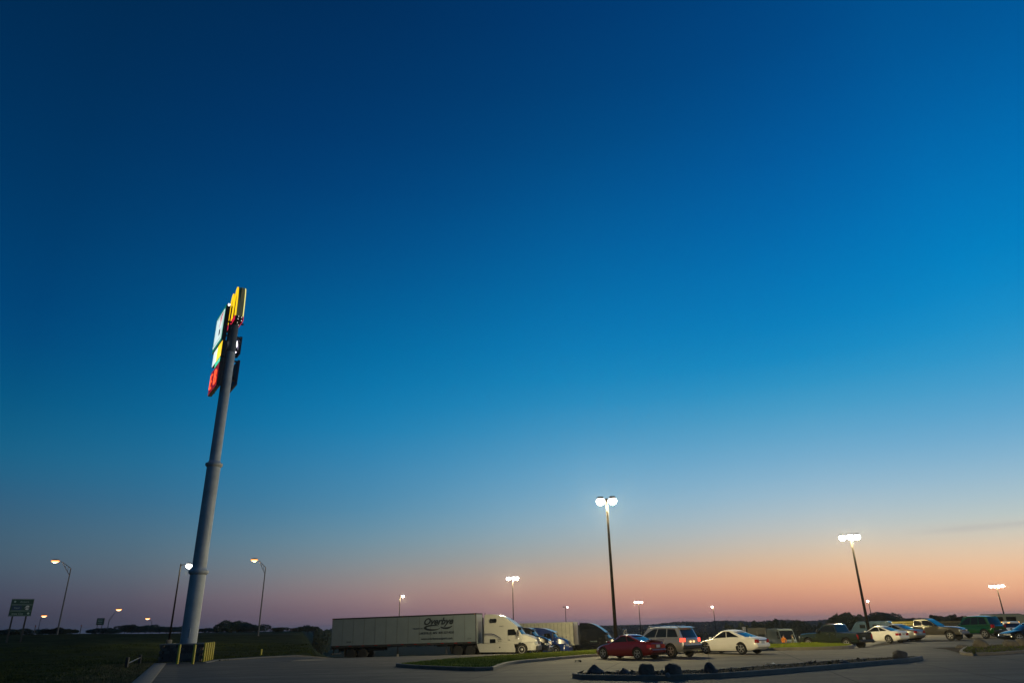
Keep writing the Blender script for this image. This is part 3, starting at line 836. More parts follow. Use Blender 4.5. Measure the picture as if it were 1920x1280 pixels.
street_lamp('tallest orange street lamp, left of the picture, on a long truss arm', 104, 1050, 133, 1065, 118, 260)
street_lamp('tall orange street lamp right of the sign pole, standing before the broad dark bush', 477, 1048, 498, 1063, 112, 260)
street_lamp('far orange street lamp just right of the large green road sign', 83, 1153, 76, 1160, 330, 0, .16)
street_lamp('far orange street lamp whose arm bends right, beside the small road sign', 223, 1141, 205, 1160, 270, 0, .16)
street_lamp('faint farthest orange street lamp over the even tree row', 277, 1158, 285, 1165, 420, 0, .14)

# assumed flood lamp, unseen behind the camera, added to light the car sides
fl = thing('assumed_flood_post', 'assumed grey flood lamp post, unseen behind the viewpoint, added to light the parked cars', 'lamp post', (-12, -20, 0))
MB().tube((0, 0, 0), (0, 0, 11), .12, .08, 10).build('pole', M['steel'], fl, smooth=50)
fa = Vector((math.sin(R(24)), math.cos(R(24)), 0))
fh = MB().box((0, 0, 0), (.6, .3, .5)).build('lamp_head', M['bronze'], fl, bevel=.04); fh.location = (0, 0, 11.3); fh.rotation_euler = (0, 0, heading(24) - math.pi / 2)
b = MB(); b.box((0, 1.75, -.36), (3.4, .04, .24)); b.box((0, .9, -.48), (1.2, 1.7, .03)); b.box((1.68, 1.2, -.3), (.03, 1.1, .5)); b.box((-1.68, 1.2, -.3), (.03, 1.1, .5))
b.build('visor', M['bronze'], fh)  # unseen shield plates, added to keep the flood beam off the foreground
lp = fa * .25 + Vector((0, 0, 11.3))
light('assumed_flood_light', 'SPOT', lp, 175000, (1, .80, .40), fl, .04, (42, .6), lp + fa * 80 + Vector((0, 0, -1)))

# ------------------------------------------------------------------ wheels
def wheel_parts(parent, x, y, r, w, side, rim_mat, style='spoke', spokes=5, dual=False, rim_k=.68):
    s = 1 if side > 0 else -1
    b = MB(); prof = [(r * .62, -w / 2), (r * .93, -w / 2), (r, -w * .36), (r, w * .36), (r * .93, w / 2), (r * .62, w / 2)]
    b.lathe(prof, 26, 'y'); o = b.build('wheel', M['black'], parent, smooth=35); o.location = (x, y, r)
    b = MB(); yo = s * w * .44; rr = r * rim_k
    if style == 'spoke':
        b.lathe([(rr, yo - s * .02), (rr, yo + s * .02), (rr * .9, yo + s * .02), (rr * .86, yo - s * .05)], 26, 'y')
        b.lathe([(rr * .2, yo - s * .03), (rr * .2, yo + s * .03), (rr * .12, yo + s * .035)], 14, 'y')
        for i in range(spokes):
            t = 2 * math.pi * i / spokes + .3
            rot = Matrix.Rotation(-t, 3, 'Y')
            b.box(rot @ Vector((rr * .5, 0, 0)) + Vector((0, yo + s * .012, 0)), (rr * .86, .03, rr * .24), rot)
    elif style == 'dish':
        b.lathe([(rr, yo - s * .02), (rr, yo + s * .03), (rr * .9, yo + s * .03), (rr * .82, yo - s * .05), (rr * .42, yo - s * .06), (rr * .38, yo + s * .03), (rr * .2, yo + s * .06)], 24, 'y')
    elif style == 'deep':
        b.lathe([(rr, yo - s * .01), (rr, yo + s * .02), (rr * .92, yo + s * .02), (rr * .8, yo - s * .14), (rr * .45, yo - s * .15), (rr * .4, yo - s * .03), (rr * .1, yo)], 24, 'y')
    ro = b.build('rim', rim_mat, o, smooth=35)
    return o

# ------------------------------------------------------------------ cars
def car(name, label, cat, paint, P, body2=None):
    """P: dimensions. x forward from the middle of the wheelbase, y to the left"""
    root = thing(name, label, cat)
    wb, fo, ro, W, r = P['wb'], P['fo'], P['ro'], P['W'], P['r']
    xf, xr = wb / 2 + fo, -wb / 2 - ro; hw = W / 2
    top = sorted(P['top']); bot = sorted(P['bot'])
    def hwid(x):
        k = 1.0
        if x > wb / 2: k -= P.get('nose', .26) * ((x - wb / 2) / fo) ** 2.4
        if x < -wb / 2: k -= P.get('tailt', .14) * ((-wb / 2 - x) / ro) ** 2.4
        return hw * k
    def sidey(x, z):
        zt, zb = interp(top, x), interp(bot, x); t = (z - zb) / (zt - zb); w = hwid(x)
        return w * (1 - .10 * max(0, .25 - t) / .25 * .6 - .11 * max(0, t - .45) ** 1.6 * 2.0)
    b = MB(); xs = sorted({xr, xr + .03, xr + .1, xr + .22, *[lerp(xr + .22, xf - .25, i / 22) for i in range(23)], xf - .12, xf - .04, xf})
    rings = []
    for x in xs:
        zt, zb = interp(top, x), interp(bot, x); e = 0
        if x <= xr + .1: e = (1 - (x - xr) / .1) * .06
        if x >= xf - .12: e = (1 - (xf - x) / .12) * .07
        zt2, zb2 = zt - e, zb + e; sec = []
        for t in (0, .1, .25, .45, .62, .78, .9, .96):
            z = lerp(zb2, zt2, t); sec.append((sidey(x, lerp(zb, zt, t)) * (1 - e * .6) - (.05 * hw if t == 0 else 0) - (.02 if t == .96 else 0), z))
        w = sec[-1][0]; sec += [(w * .93, zt2 + .008), (w * .6, zt2 + .02), (0, zt2 + .03)]
        ring = [b.bm.verts.new((x, y, z)) for y, z in sec] + [b.bm.verts.new((x, -y, z)) for y, z in sec[-2::-1]]
        rings.append(ring)
    n = len(rings[0])
    for p, q in zip(rings, rings[1:]):
        for i in range(n): b._f([p[i], p[(i + 1) % n], q[(i + 1) % n], q[i]])
    b._f(rings[0]); b._f(rings[-1][::-1])
    body = b.build('body', [paint, M['black']], root, smooth=38)
    cut = MB(); cut.mi = 1
    rc = r * P.get('arch', 1.17)
    for x in (wb / 2, -wb / 2):
        for s in (1, -1): cut.lathe([(rc, s * (hw - .34)), (rc, s * (hw + .2))], 28, 'y', (x, 0, r + .01))
    co = cut.build('cutter', [M['black'], M['black']])
    md = body.modifiers.new('b', 'BOOLEAN'); md.operation = 'DIFFERENCE'; md.object = co; md.solver = 'EXACT'
    apply_mods(body); bpy.data.objects.remove(co)
    body.data.polygons.foreach_set('use_smooth', [True] * len(body.data.polygons)); body.data.set_sharp_from_angle(angle=R(38))
    # cabin
    ab, at, ct, cb = P['cabin']; zr = P['H'] - .04; wr = P.get('roofw', .74) * hw; bulge = P.get('bulge', .18); pw = P.get('curve', 1.0)
    wbelt = sidey(0, interp(top, 0) - .02) - .015
    zb = lambda x: interp(top, x) - .02
    def X0(t): return lerp(ab, at, t ** pw)
    def X1(t): return lerp(cb, ct, t ** pw)
    def wid(t): return lerp(wbelt, wr, t ** 1.25)
    def zroof(s): return zr - P.get('drop', .07) * abs(2 * s - 1) ** 2.2
    def side(s, t, sg, off=0):
        x = lerp(X1(t), X0(t), s); z0 = zb(lerp(cb, ab, s)); z = lerp(z0, zroof(s), t)
        y = wid(t) * (1 - .09 * abs(2 * s - 1) ** 3) + off
        return Vector((x, sg * y, z + off * .3))
    def front(v, t, off=0):
        z = lerp(zb(ab), zroof(1), t); return Vector((X0(t) + bulge * (1 - v * v) * (1 - t * .5) + off, v * wid(t) * .91, z + off * .5))
    def rear(v, t, off=0):
        z = lerp(zb(cb), zroof(0), t); return Vector((X1(t) - bulge * .7 * (1 - v * v) * (1 - t * .5) - off, v * wid(t) * .91, z + off * .5))
    b = MB()
    for sg in (1, -1): b.grid(lambda a, c: side(a, c, sg), 18, 8)
    b.grid(lambda a, c: front(a * 2 - 1, c), 10, 8); b.grid(lambda a, c: rear(a * 2 - 1, c), 10, 8)
    def roof(a, v):
        yy = v * 2 - 1; x0 = X1(1) - bulge * .35 * (1 - yy * yy); x1 = X0(1) + bulge * .5 * (1 - yy * yy)
        y = yy * wid(1) * (1 - .09 * abs(2 * a - 1) ** 3)
        return Vector((lerp(x0, x1, a), y, zroof(a) + .045 * (1 - abs(yy) ** 2.5)))
    b.grid(roof, 18, 10)
    bmesh.ops.remove_doubles(b.bm, verts=b.bm.verts, dist=.004)
    b.build('cabin', paint, root, smooth=42)
    g = .006
    for (s0, s1, t0, t1, cut0, cut1) in P['win']:
        for sg in (1, -1):
            def f(a, c):
                t = lerp(t0, t1, c); sa = lerp(s0 + cut0 * c * 0, s1, a)
                s_lo, s_hi = s0 + cut0 * c ** 2, s1 - cut1 * c ** 2
                return side(lerp(s_lo, s_hi, a), t, sg, g)
            MB().grid(f, 8, 5).build('window', M['glass'], root, smooth=60)
    MB().grid(lambda a, c: front(lerp(-.93, .93, a), lerp(.10, .93, c), g), 8, 6).build('windshield', M['glass'], root, smooth=60)
    MB().grid(lambda a, c: rear(lerp(-.86, .86, a), lerp(P.get('rw', .14), .88, c), g), 8, 6).build('rear_window', M['glass'], root, smooth=60)
    # doors stand a few millimetres proud, with handles
    for (d0, d1) in P['doors']:
        for sg in (1, -1):
            def f(a, c):
                x = lerp(d0, d1, a); zt = interp(top, x) - .03; z = lerp(P['sill'], zt, c); return Vector((x, sg * (sidey(x, z) + .007), z))
            d = MB().grid(f, 6, 6).build('door', paint if not body2 else paint, root, smooth=60)
            x = lerp(d0, d1, .12); z = interp(top, x) - .16
            MB().box((x + .08, sg * (sidey(x + .08, z) + .025), z), (.18, .03, .035)).build('handle', P.get('handle', paint), d, bevel=.008)
    if body2:   # darker lower cladding
        for sg in (1, -1):
            def f(a, c):
                x = lerp(-wb / 2 + rc + .02, wb / 2 - rc - .02, a); z = lerp(P['sill'] - .08, P['sill'] + .12, c); return Vector((x, sg * (sidey(x, z) + .016), z))
            MB().grid(f, 8, 2).build('sill_cladding', body2, root, smooth=60)
    for sg in (1, -1):
        x = P['cabin'][0] - .28; z = interp(top, x) + .06
        MB().box((x, sg * (hw + .06), z), (.10, .20, .13)).build('mirror', P.get('mirror', paint), root, bevel=.03)
    for x in (wb / 2, -wb / 2):
        for sg in (1, -1): wheel_parts(root, x, sg * (hw - .12), r, .22, sg, P.get('rimm', M['alloy']), P.get('rim', 'spoke'), P.get('spokes', 5))
    # nose and tail: strips that follow the end of the body
    def endstrip(name, mt, xe, fwdd, y0, y1, z0, z1, off=.012, wrap=0.0):
        def f(a, c):
            y = lerp(y0, y1, a); z = lerp(z0, z1, c); k = abs(y) / hw; w = hwid(xe)
            x = xe
            if abs(y) > w * .86: x = xe - fwdd * min(wrap, (abs(y) - w * .86) * 3.0)
            yy = math.copysign(min(abs(y), sidey(x, z) + .01), y) if abs(y) > .01 else y
            return Vector((x + fwdd * off, yy, z))
        return MB().grid(f, 8, 2).build(name, mt, root, smooth=60)
    zt_r = interp(top, xr); zt_f = interp(top, xf)
    lz0, lz1 = P['tail_z']
    for sg in (1, -1):
        tw = P.get('tail_w', .32)
        # lamp wraps the corner: rear face + side patch
        b = MB()
        b.grid(lambda a, c: Vector((xr - .012, sg * lerp(hwid(xr) - tw, hwid(xr) - .03, a), lerp(lz0, lz1, c))), 3, 2)
        b.grid(lambda a, c: Vector((lerp(xr - .012, xr + P.get('tail_l', .22), a), sg * (sidey(lerp(xr, xr + .22, a), lerp(lz0, lz1, c)) + .010), lerp(lz0, lz1, c))), 3, 2)
        b.build('tail_lamp', P.get('tailm', M['tail']), root, smooth=50)
        hz0, hz1 = P['head_z']; b = MB()
        b.grid(lambda a, c: Vector((xf + .01 - .05 * a, sg * lerp(hwid(xf) - .42, hwid(xf) - .02, a), lerp(hz0, hz1, c))), 3, 2)
        b.grid(lambda a, c: Vector((lerp(xf - .04, xf - .28, a), sg * (sidey(lerp(xf - .02, xf - .28, a), lerp(hz0, hz1, c)) + .012), lerp(hz0, hz1, c))), 3, 2)
        b.build('headlamp', M['head'], root, smooth=50)
    bm_ = P.get('bumper', paint)
    zb0 = interp(bot, xr) + .02
    b = MB(); bw = hwid(xr)
    b.prism([(xr - .07, zb0 + .03), (xr - .09, zb0 + .22), (xr + .10, zb0 + .26), (xr + .12, zb0)], -bw * .97, bw * .97); b.build('rear_bumper', bm_, root, bevel=.04)
    b = MB(); bw = hwid(xf); zb1 = interp(bot, xf)
    b.prism([(xf + .05, zb1 + .05), (xf + .08, zb1 + .2), (xf - .08, zb1 + .24), (xf - .12, zb1 + .02)], -bw * .95, bw * .95); b.build('front_bumper', bm_, root, bevel=.04)
    MB().box((xf + .012, 0, (hz0 + hz1) / 2 - .01), (.03, bw * .9, .12)).build('grille', M['blackp'], root, bevel=.01)
    pz = P.get('plate_z', (lz0 + lz1) / 2 - .05)
    MB().box((xr - .025, P.get('plate_y', 0), pz), (.02, .32, .15)).build('licence_plate', M['plate'], root, bevel=.005)
    return root, (interp, top, sidey, hwid)
def place(root, P, px, py, az_h, z=None, D=None, which='RL'):
    g = onz(px, py) if D is None else ond(px, py, D)
    g.z = gz(g.x, g.y)
    lx = -P['wb'] / 2 if which[0] == 'R' else P['wb'] / 2
    ly = P['W'] / 2 - .12 if which[1] == 'L' else -(P['W'] / 2 - .12)
    a = heading(az_h); v = Matrix.Rotation(a, 3, 'Z') @ Vector((lx, ly, 0))
    root.rotation_euler = (0, 0, a); root.location = (g.x - v.x, g.y - v.y, g.z if z is None else z)
    # settle on sloping ground
    return root

COUPE = dict(wb=2.55, fo=.74, ro=.86, W=1.70, r=.31, H=1.33, top=[(-2.14, .86), (-2.0, .93), (-1.45, .95), (0, .90), (.75, .86), (1.4, .74), (1.85, .60), (2.02, .52)],
             bot=[(-2.14, .30), (-1.9, .22), (-1.3, .18), (1.3, .17), (1.75, .18), (2.02, .26)], cabin=(.98, .22, -.72, -1.62), win=[(.40, .93, .10, .86, .0, .26), (.12, .375, .12, .82, .10, .01)],
             doors=[(-.45, .78)], sill=.27, tail_z=(.60, .78), head_z=(.46, .58), plate_z=.70, tail_w=.36, curve=.9, nose=.34, tailt=.2, bulge=.14, drop=.09)
SUV = dict(wb=2.72, fo=.85, ro=.90, W=1.88, r=.36, H=1.70, top=[(-2.26, 1.02), (-2.0, 1.08), (0, 1.06), (.9, 1.02), (1.6, .94), (2.05, .82), (2.21, .74)],
           bot=[(-2.26, .42), (-2.0, .33), (-1.3, .25), (1.3, .25), (1.9, .26), (2.21, .34)], cabin=(1.12, .45, -1.88, -2.16), win=[(.62, .95, .10, .86, 0, .20), (.34, .60, .10, .86, 0, 0), (.075, .32, .10, .86, .02, 0)],
           doors=[(-.20, .86), (-1.02, -.22)], sill=.40, tail_z=(.86, 1.06), head_z=(.66, .80), plate_z=.72, curve=.9, roofw=.80, tailt=.10, nose=.3, bulge=.12, drop=.06, tailm=M['tail_lit'], bumper=M['blackp'], handle=M['chrome'], arch=1.2, tail_w=.24, rw=.08)
SEDAN = dict(wb=2.72, fo=.82, ro=1.0, W=1.82, r=.33, H=1.42, top=[(-2.36, .84), (-2.2, .93), (-1.7, .98), (-.6, .96), (.6, .90), (1.3, .82), (1.8, .70), (2.18, .56)],
             bot=[(-2.36, .36), (-2.1, .26), (-1.3, .19), (1.3, .18), (1.85, .2), (2.18, .28)], cabin=(1.10, .28, -.78, -1.80), win=[(.52, .93, .10, .86, .0, .25), (.16, .50, .10, .86, .17, .01)],
             doors=[(-.02, .98), (-.98, -.04)], sill=.30, tail_z=(.66, .86), head_z=(.50, .64), plate_z=.70, curve=.85, nose=.36, tailt=.22, bulge=.18, drop=.11, tail_l=.34)
r1, _ = car('coupe', 'dark red two door coupe parked nose away with front tyre at the grass island', 'car', M['red'], COUPE)
place(r1, COUPE, 1198, 1236, -43)
MB().prism([(-1.75, .965), (-2.12, 1.00), (-2.14, 1.03), (-1.95, 1.03)], -.66, .66).build('spoiler', M['red'], r1, bevel=.01)
r2, _ = car('sport_utility_wagon', 'silver sport utility wagon with glowing tail lamps between red coupe and white sedan', 'car', M['silver'], SUV, M['silver_dark'])
place(r2, SUV, 1261, 1232, -40)
for sg in (1, -1):
    b = MB(); b.tube((.35, sg * .68, 1.73), (-1.35, sg * .68, 1.73), .022, .022, 6)
    for x in (.35, -.5, -1.35): b.tube((x, sg * .68, 1.66), (x, sg * .68, 1.74), .02, .02, 6)
    b.build('roof_rail', M['chrome'], r2, smooth=50)
MB().prism([(-1.72, 1.66), (-2.08, 1.60), (-2.10, 1.63), (-1.74, 1.70)], -.66, .66).build('spoiler', M['silver'], r2, bevel=.01)
for y in (.16, -.16): MB().box((-2.30, y, .86), (.02, .14, .10)).build('plate_lamp', M['plate_lit'], r2, bevel=.01)
MB().box((-2.375, 0, .67), (.03, 1.5, .035)).build('bumper_trim', M['chrome'], r2, bevel=.01)
MB().tube((-1.5, 0, 1.70), (-1.56, 0, 1.84), .02, .012, 6).build('roof_antenna', M['blackp'], r2)
r3, _ = car('sedan', 'cream white four door sedan with oval rear side glass parked right of the silver wagon', 'car', M['white'], SEDAN)
place(r3, SEDAN, 1393, 1226, -39)
for sg in (1, -1): MB().box((0, sg * .913, .52), (2.3, .02, .05)).build('side_moulding', M['white'], r3, bevel=.008)
MB().tube((-1.6, .35, .98), (-1.75, .35, 1.03), .02, .02, 6).build('rear_antenna', M['white'], r3)
MB().box((-2.375, 0, .80), (.02, .9, .07)).build('boot_trim', M['chrome'], r3, bevel=.01)

COUPE2 = dict(COUPE); COUPE2.update(H=1.36, wb=2.6)
r4, _ = car('coupe', 'white two door coupe parked directly right of the dark pickup', 'car', M['white'], COUPE2)
place(r4, COUPE2, 1670, 1208.5, -30, D=71)
SED2 = dict(SEDAN); SED2.update(tailm=M['tail'])
r5, _ = car('sedan', 'grey four door sedan parked behind the white coupe, tail lamp and bumper showing', 'car', M['greyp'], SED2)
place(r5, SED2, 1699, 1206, -28, D=75)
GSUV = dict(SUV); GSUV.update(H=1.98, W=2.0, wb=3.05, tailm=M['tail'], bumper=M['blackp'], r=.39, top=[(-2.35, 1.10), (-2.0, 1.16), (0, 1.14), (.9, 1.12), (1.6, 1.05), (2.1, .98), (2.3, .88)], bot=[(-2.35, .48), (-2.0, .4), (-1.3, .36), (1.3, .36), (1.9, .36), (2.3, .44)],
                              sill=.48, tail_z=(.92, 1.2), head_z=(.76, .92))
r6, _ = car('sport_utility_wagon', 'green sport utility wagon with bright reflections along its side at the far right row', 'car', M['green'], GSUV)
place(r6, GSUV, 1851, 1199.5, -22, D=83)
MB().box((0, .985, .60), (2.6, .02, .09)).build('side_moulding', M['chrome'], r6, bevel=.008)
MB().box((0, 1.0, .44), (2.3, .16, .05)).build('running_board', M['chrome'], r6, bevel=.01)
r7, _ = car('sedan', 'dark blue black car cut by the right edge of the view, nose to the left', 'car', M['blackpaint'], SED2)
place(r7, SED2, 1913, 1202, -85, D=70, which='FL')
r8, _ = car('sedan', 'white car showing only its nose between the green wagon and the dark car', 'car', M['white'], SEDAN)
place(r8, SEDAN, 1889, 1195, 205, D=86, which='FR')

# pickups
def pickup(label, paint, P, rimm, canopy=False):
    root = thing('pickup_truck', label, 'pickup truck'); wb, W, r = P['wb'], P['W'], P['r']; hw = W / 2; xf = wb / 2 + P['fo']; xr = -wb / 2 - P['ro']
    zs, zb = .48, P['belt']; cf, cr = P['cab']   # cab front (cowl) and cab rear
    prof = [(xr, zs + .08), (xr, zb), (cr, zb), (cf, zb), (cf + .1, zb), (lerp(cf, xf, .55), zb - .05), (xf - .12, zb - .12), (xf, zb - .3), (xf + .02, zs + .12), (xf - .1, zs - .06), (xr + .3, zs - .06)]
    b = MB(); rings = []
    xs = [xr, xr + .06] + [lerp(xr + .06, xf - .2, i / 16) for i in range(1, 17)] + [xf - .08, xf]
    topl = [(xr, zb), (cf, zb), (lerp(cf, xf, .55), zb - .05), (xf - .12, zb - .13), (xf, zb - .26)]
    for x in xs:
        zt = interp(topl, x); k = 1 - (.10 * ((x - wb / 2) / P['fo']) ** 2 if x > wb / 2 else 0); e = .03 if x in (xr, xf) else 0
        zl = zs - .02 if x < wb / 2 + .3 else zs + .0
        sec = [(hw * k * .95, zl + e), (hw * k, zl + .1), (hw * k * 1.0, lerp(zl, zt, .55)), (hw * k * .975, zt - .14), (hw * k * .95, zt - .03), (hw * k * .88, zt), (0, zt + .015)]
        rings.append([b.bm.verts.new((x, y, z)) for y, z in sec] + [b.bm.verts.new((x, -y, z)) for y, z in sec[-2::-1]])
    n = len(rings[0])
    for p, q in zip(rings, rings[1:]):
        for i in range(n): b._f([p[i], p[(i + 1) % n], q[(i + 1) % n], q[i]])
    b._f(rings[0]); b._f(rings[-1][::-1])
    body = b.build('body', [paint, M['black']], root, smooth=38)
    cut = MB(); cut.mi = 1
    for x in (wb / 2, -wb / 2):
        for s in (1, -1): cut.lathe([(r * 1.2, s * (hw - .36)), (r * 1.2, s * (hw + .2))], 26, 'y', (x, 0, r + .04))
    cut.box(((xr + cr) / 2, 0, zb), (cr - xr - .16, W - .26, .7))   # the open bed
    co = cut.build('cutter', [M['black'], M['black']]); md = body.modifiers.new('b', 'BOOLEAN'); md.operation = 'DIFFERENCE'; md.object = co; md.solver = 'EXACT'
    apply_mods(body); bpy.data.objects.remove(co)
    body.data.polygons.foreach_set('use_smooth', [True] * len(body.data.polygons)); body.data.set_sharp_from_angle(angle=R(38))
    H = P['H']; fa, ra = P['lean']   # front pillar lean, rear pillar lean
    cp = [(cr, zb - .03), (cr + ra, H - .09), (cr + ra + .12, H - .01), (lerp(cr, cf, .55), H + .02), (cf - fa - .12, H - .02), (cf - fa, H - .1), (cf, zb - .03)]
    def tw(x, z): return lerp(.93, .79, max(0, (z - zb) / (H - zb)))
    MB().prism(cp, -hw, hw, tw).build('cab', paint, root, smooth=40, bevel=.05)
    def wy(z): return hw * lerp(.93, .79, (z - zb) / (H - zb))
    z0, z1 = zb + .06, H - .14
    def xfr(z): return lerp(cf, cf - fa, (z - zb) / (H - .1 - zb))
    def xre(z): return lerp(cr, cr + ra, (z - zb) / (H - .09 - zb))
    splits = P['split']
    for sg in (1, -1):
        for a0, a1 in splits:
            def f(a, c):
                z = lerp(z0, z1, c); x0, x1 = xre(z) + .1, xfr(z) - .12; return Vector((lerp(x0, x1, lerp(a0, a1, a)), sg * (wy(z) + .008), z))
            MB().grid(f, 4, 3).build('window', M['glass'], root)
        for a0, a1 in splits:
            if a1 - a0 < .25: continue
            xa, xb = lerp(cr, cf, a0) + .05, lerp(cr, cf, a1)
            d = MB().box(((xa + xb) / 2, sg * (hw + .002), (zs + zb) / 2 + .06), (xb - xa, .02, zb - zs - .22)).build('door', paint, root, bevel=.008)
            MB().box((xa + .16, sg * (hw + .02), zb - .14), (.16, .03, .04)).build('handle', M['blackp'], d, bevel=.008)
        MB().box((cf - .25, sg * (hw + .10), zb + .1), (.12, .22, .24)).build('mirror', M['blackp'], root, bevel=.03)
    MB().grid(lambda a, c: Vector((xfr(lerp(z0, z1 + .02, c)) + .012, lerp(-1, 1, a) * (wy(lerp(z0, z1, c)) - .09), lerp(z0, z1 + .02, c))), 4, 3).build('windshield', M['glass'], root)
    MB().grid(lambda a, c: Vector((xre(lerp(z0, z1, c)) - .012, lerp(-1, 1, a) * (wy(lerp(z0, z1, c)) - .12), lerp(z0, z1, c))), 4, 3).build('rear_window', M['glass'], root)
    for x in (wb / 2, -wb / 2):
        for sg in (1, -1): wheel_parts(root, x, sg * (hw - .13), r, .26, sg, rimm, 'spoke', 5, rim_k=.64)
    MB().prism([(xf - .02, zs), (xf + .14, zs + .02), (xf + .15, zs + .2), (xf, zs + .23)], -hw * .93, hw * .93).build('front_bumper', P['bump'], root, bevel=.03)
    MB().prism([(xr + .02, zs + .02), (xr - .18, zs + .04), (xr - .18, zs + .18), (xr + .02, zs + .2)], -hw * .9, hw * .9).build('rear_bumper', P['bump'], root, bevel=.02)
    MB().box((xf + .02, 0, zb - .38), (.04, W * .5, .2)).build('grille', M['chrome'], root, bevel=.02)
    MB().box((xr - .012, 0, (zs + zb) / 2 + .08), (.02, W * .76, zb - zs - .2)).build('tailgate', paint, root, bevel=.01)
    MB().box((xr - .03, .2, zs + .3), (.02, .32, .15)).build('licence_plate', M['plate'], root)
    for sg in (1, -1):
        MB().box((xf - .02, sg * (hw * .80), zb - .36), (.10, .30, .18)).build('headlamp', M['head'], root, bevel=.03)
        MB().box((xr + .02, sg * (hw * .93), zb - .32), (.10, .13, .36)).build('tail_lamp', M['tail'], root, bevel=.02)
    return root
PK = dict(wb=3.55, fo=.88, ro=1.05, W=1.98, r=.39, H=1.86, belt=1.22, cab=(.92, -1.0), lean=(.62, .22), split=[(.0, .30), (.34, 1.0)], bump=M['blackp'])
p1 = pickup('dark green pickup with extended cab parked behind the right end of the grass island', M['darkgreen'], PK, M['alloy'])
place(p1, PK, 1590, 1211, -32, D=66, which='RL')
PK2 = dict(wb=3.4, fo=.85, ro=1.0, W=1.92, r=.38, H=1.80, belt=1.17, cab=(.85, -1.35), lean=(.72, .16), split=[(.0, .42), (.46, 1.0)], bump=M['silver_dark'])
p2 = pickup('pewter four door pickup facing right in front of the brown board fence', M['tan'], PK2, M['alloy'])
place(p2, PK2, 1785, 1202.5, 140, D=77, which='FR')

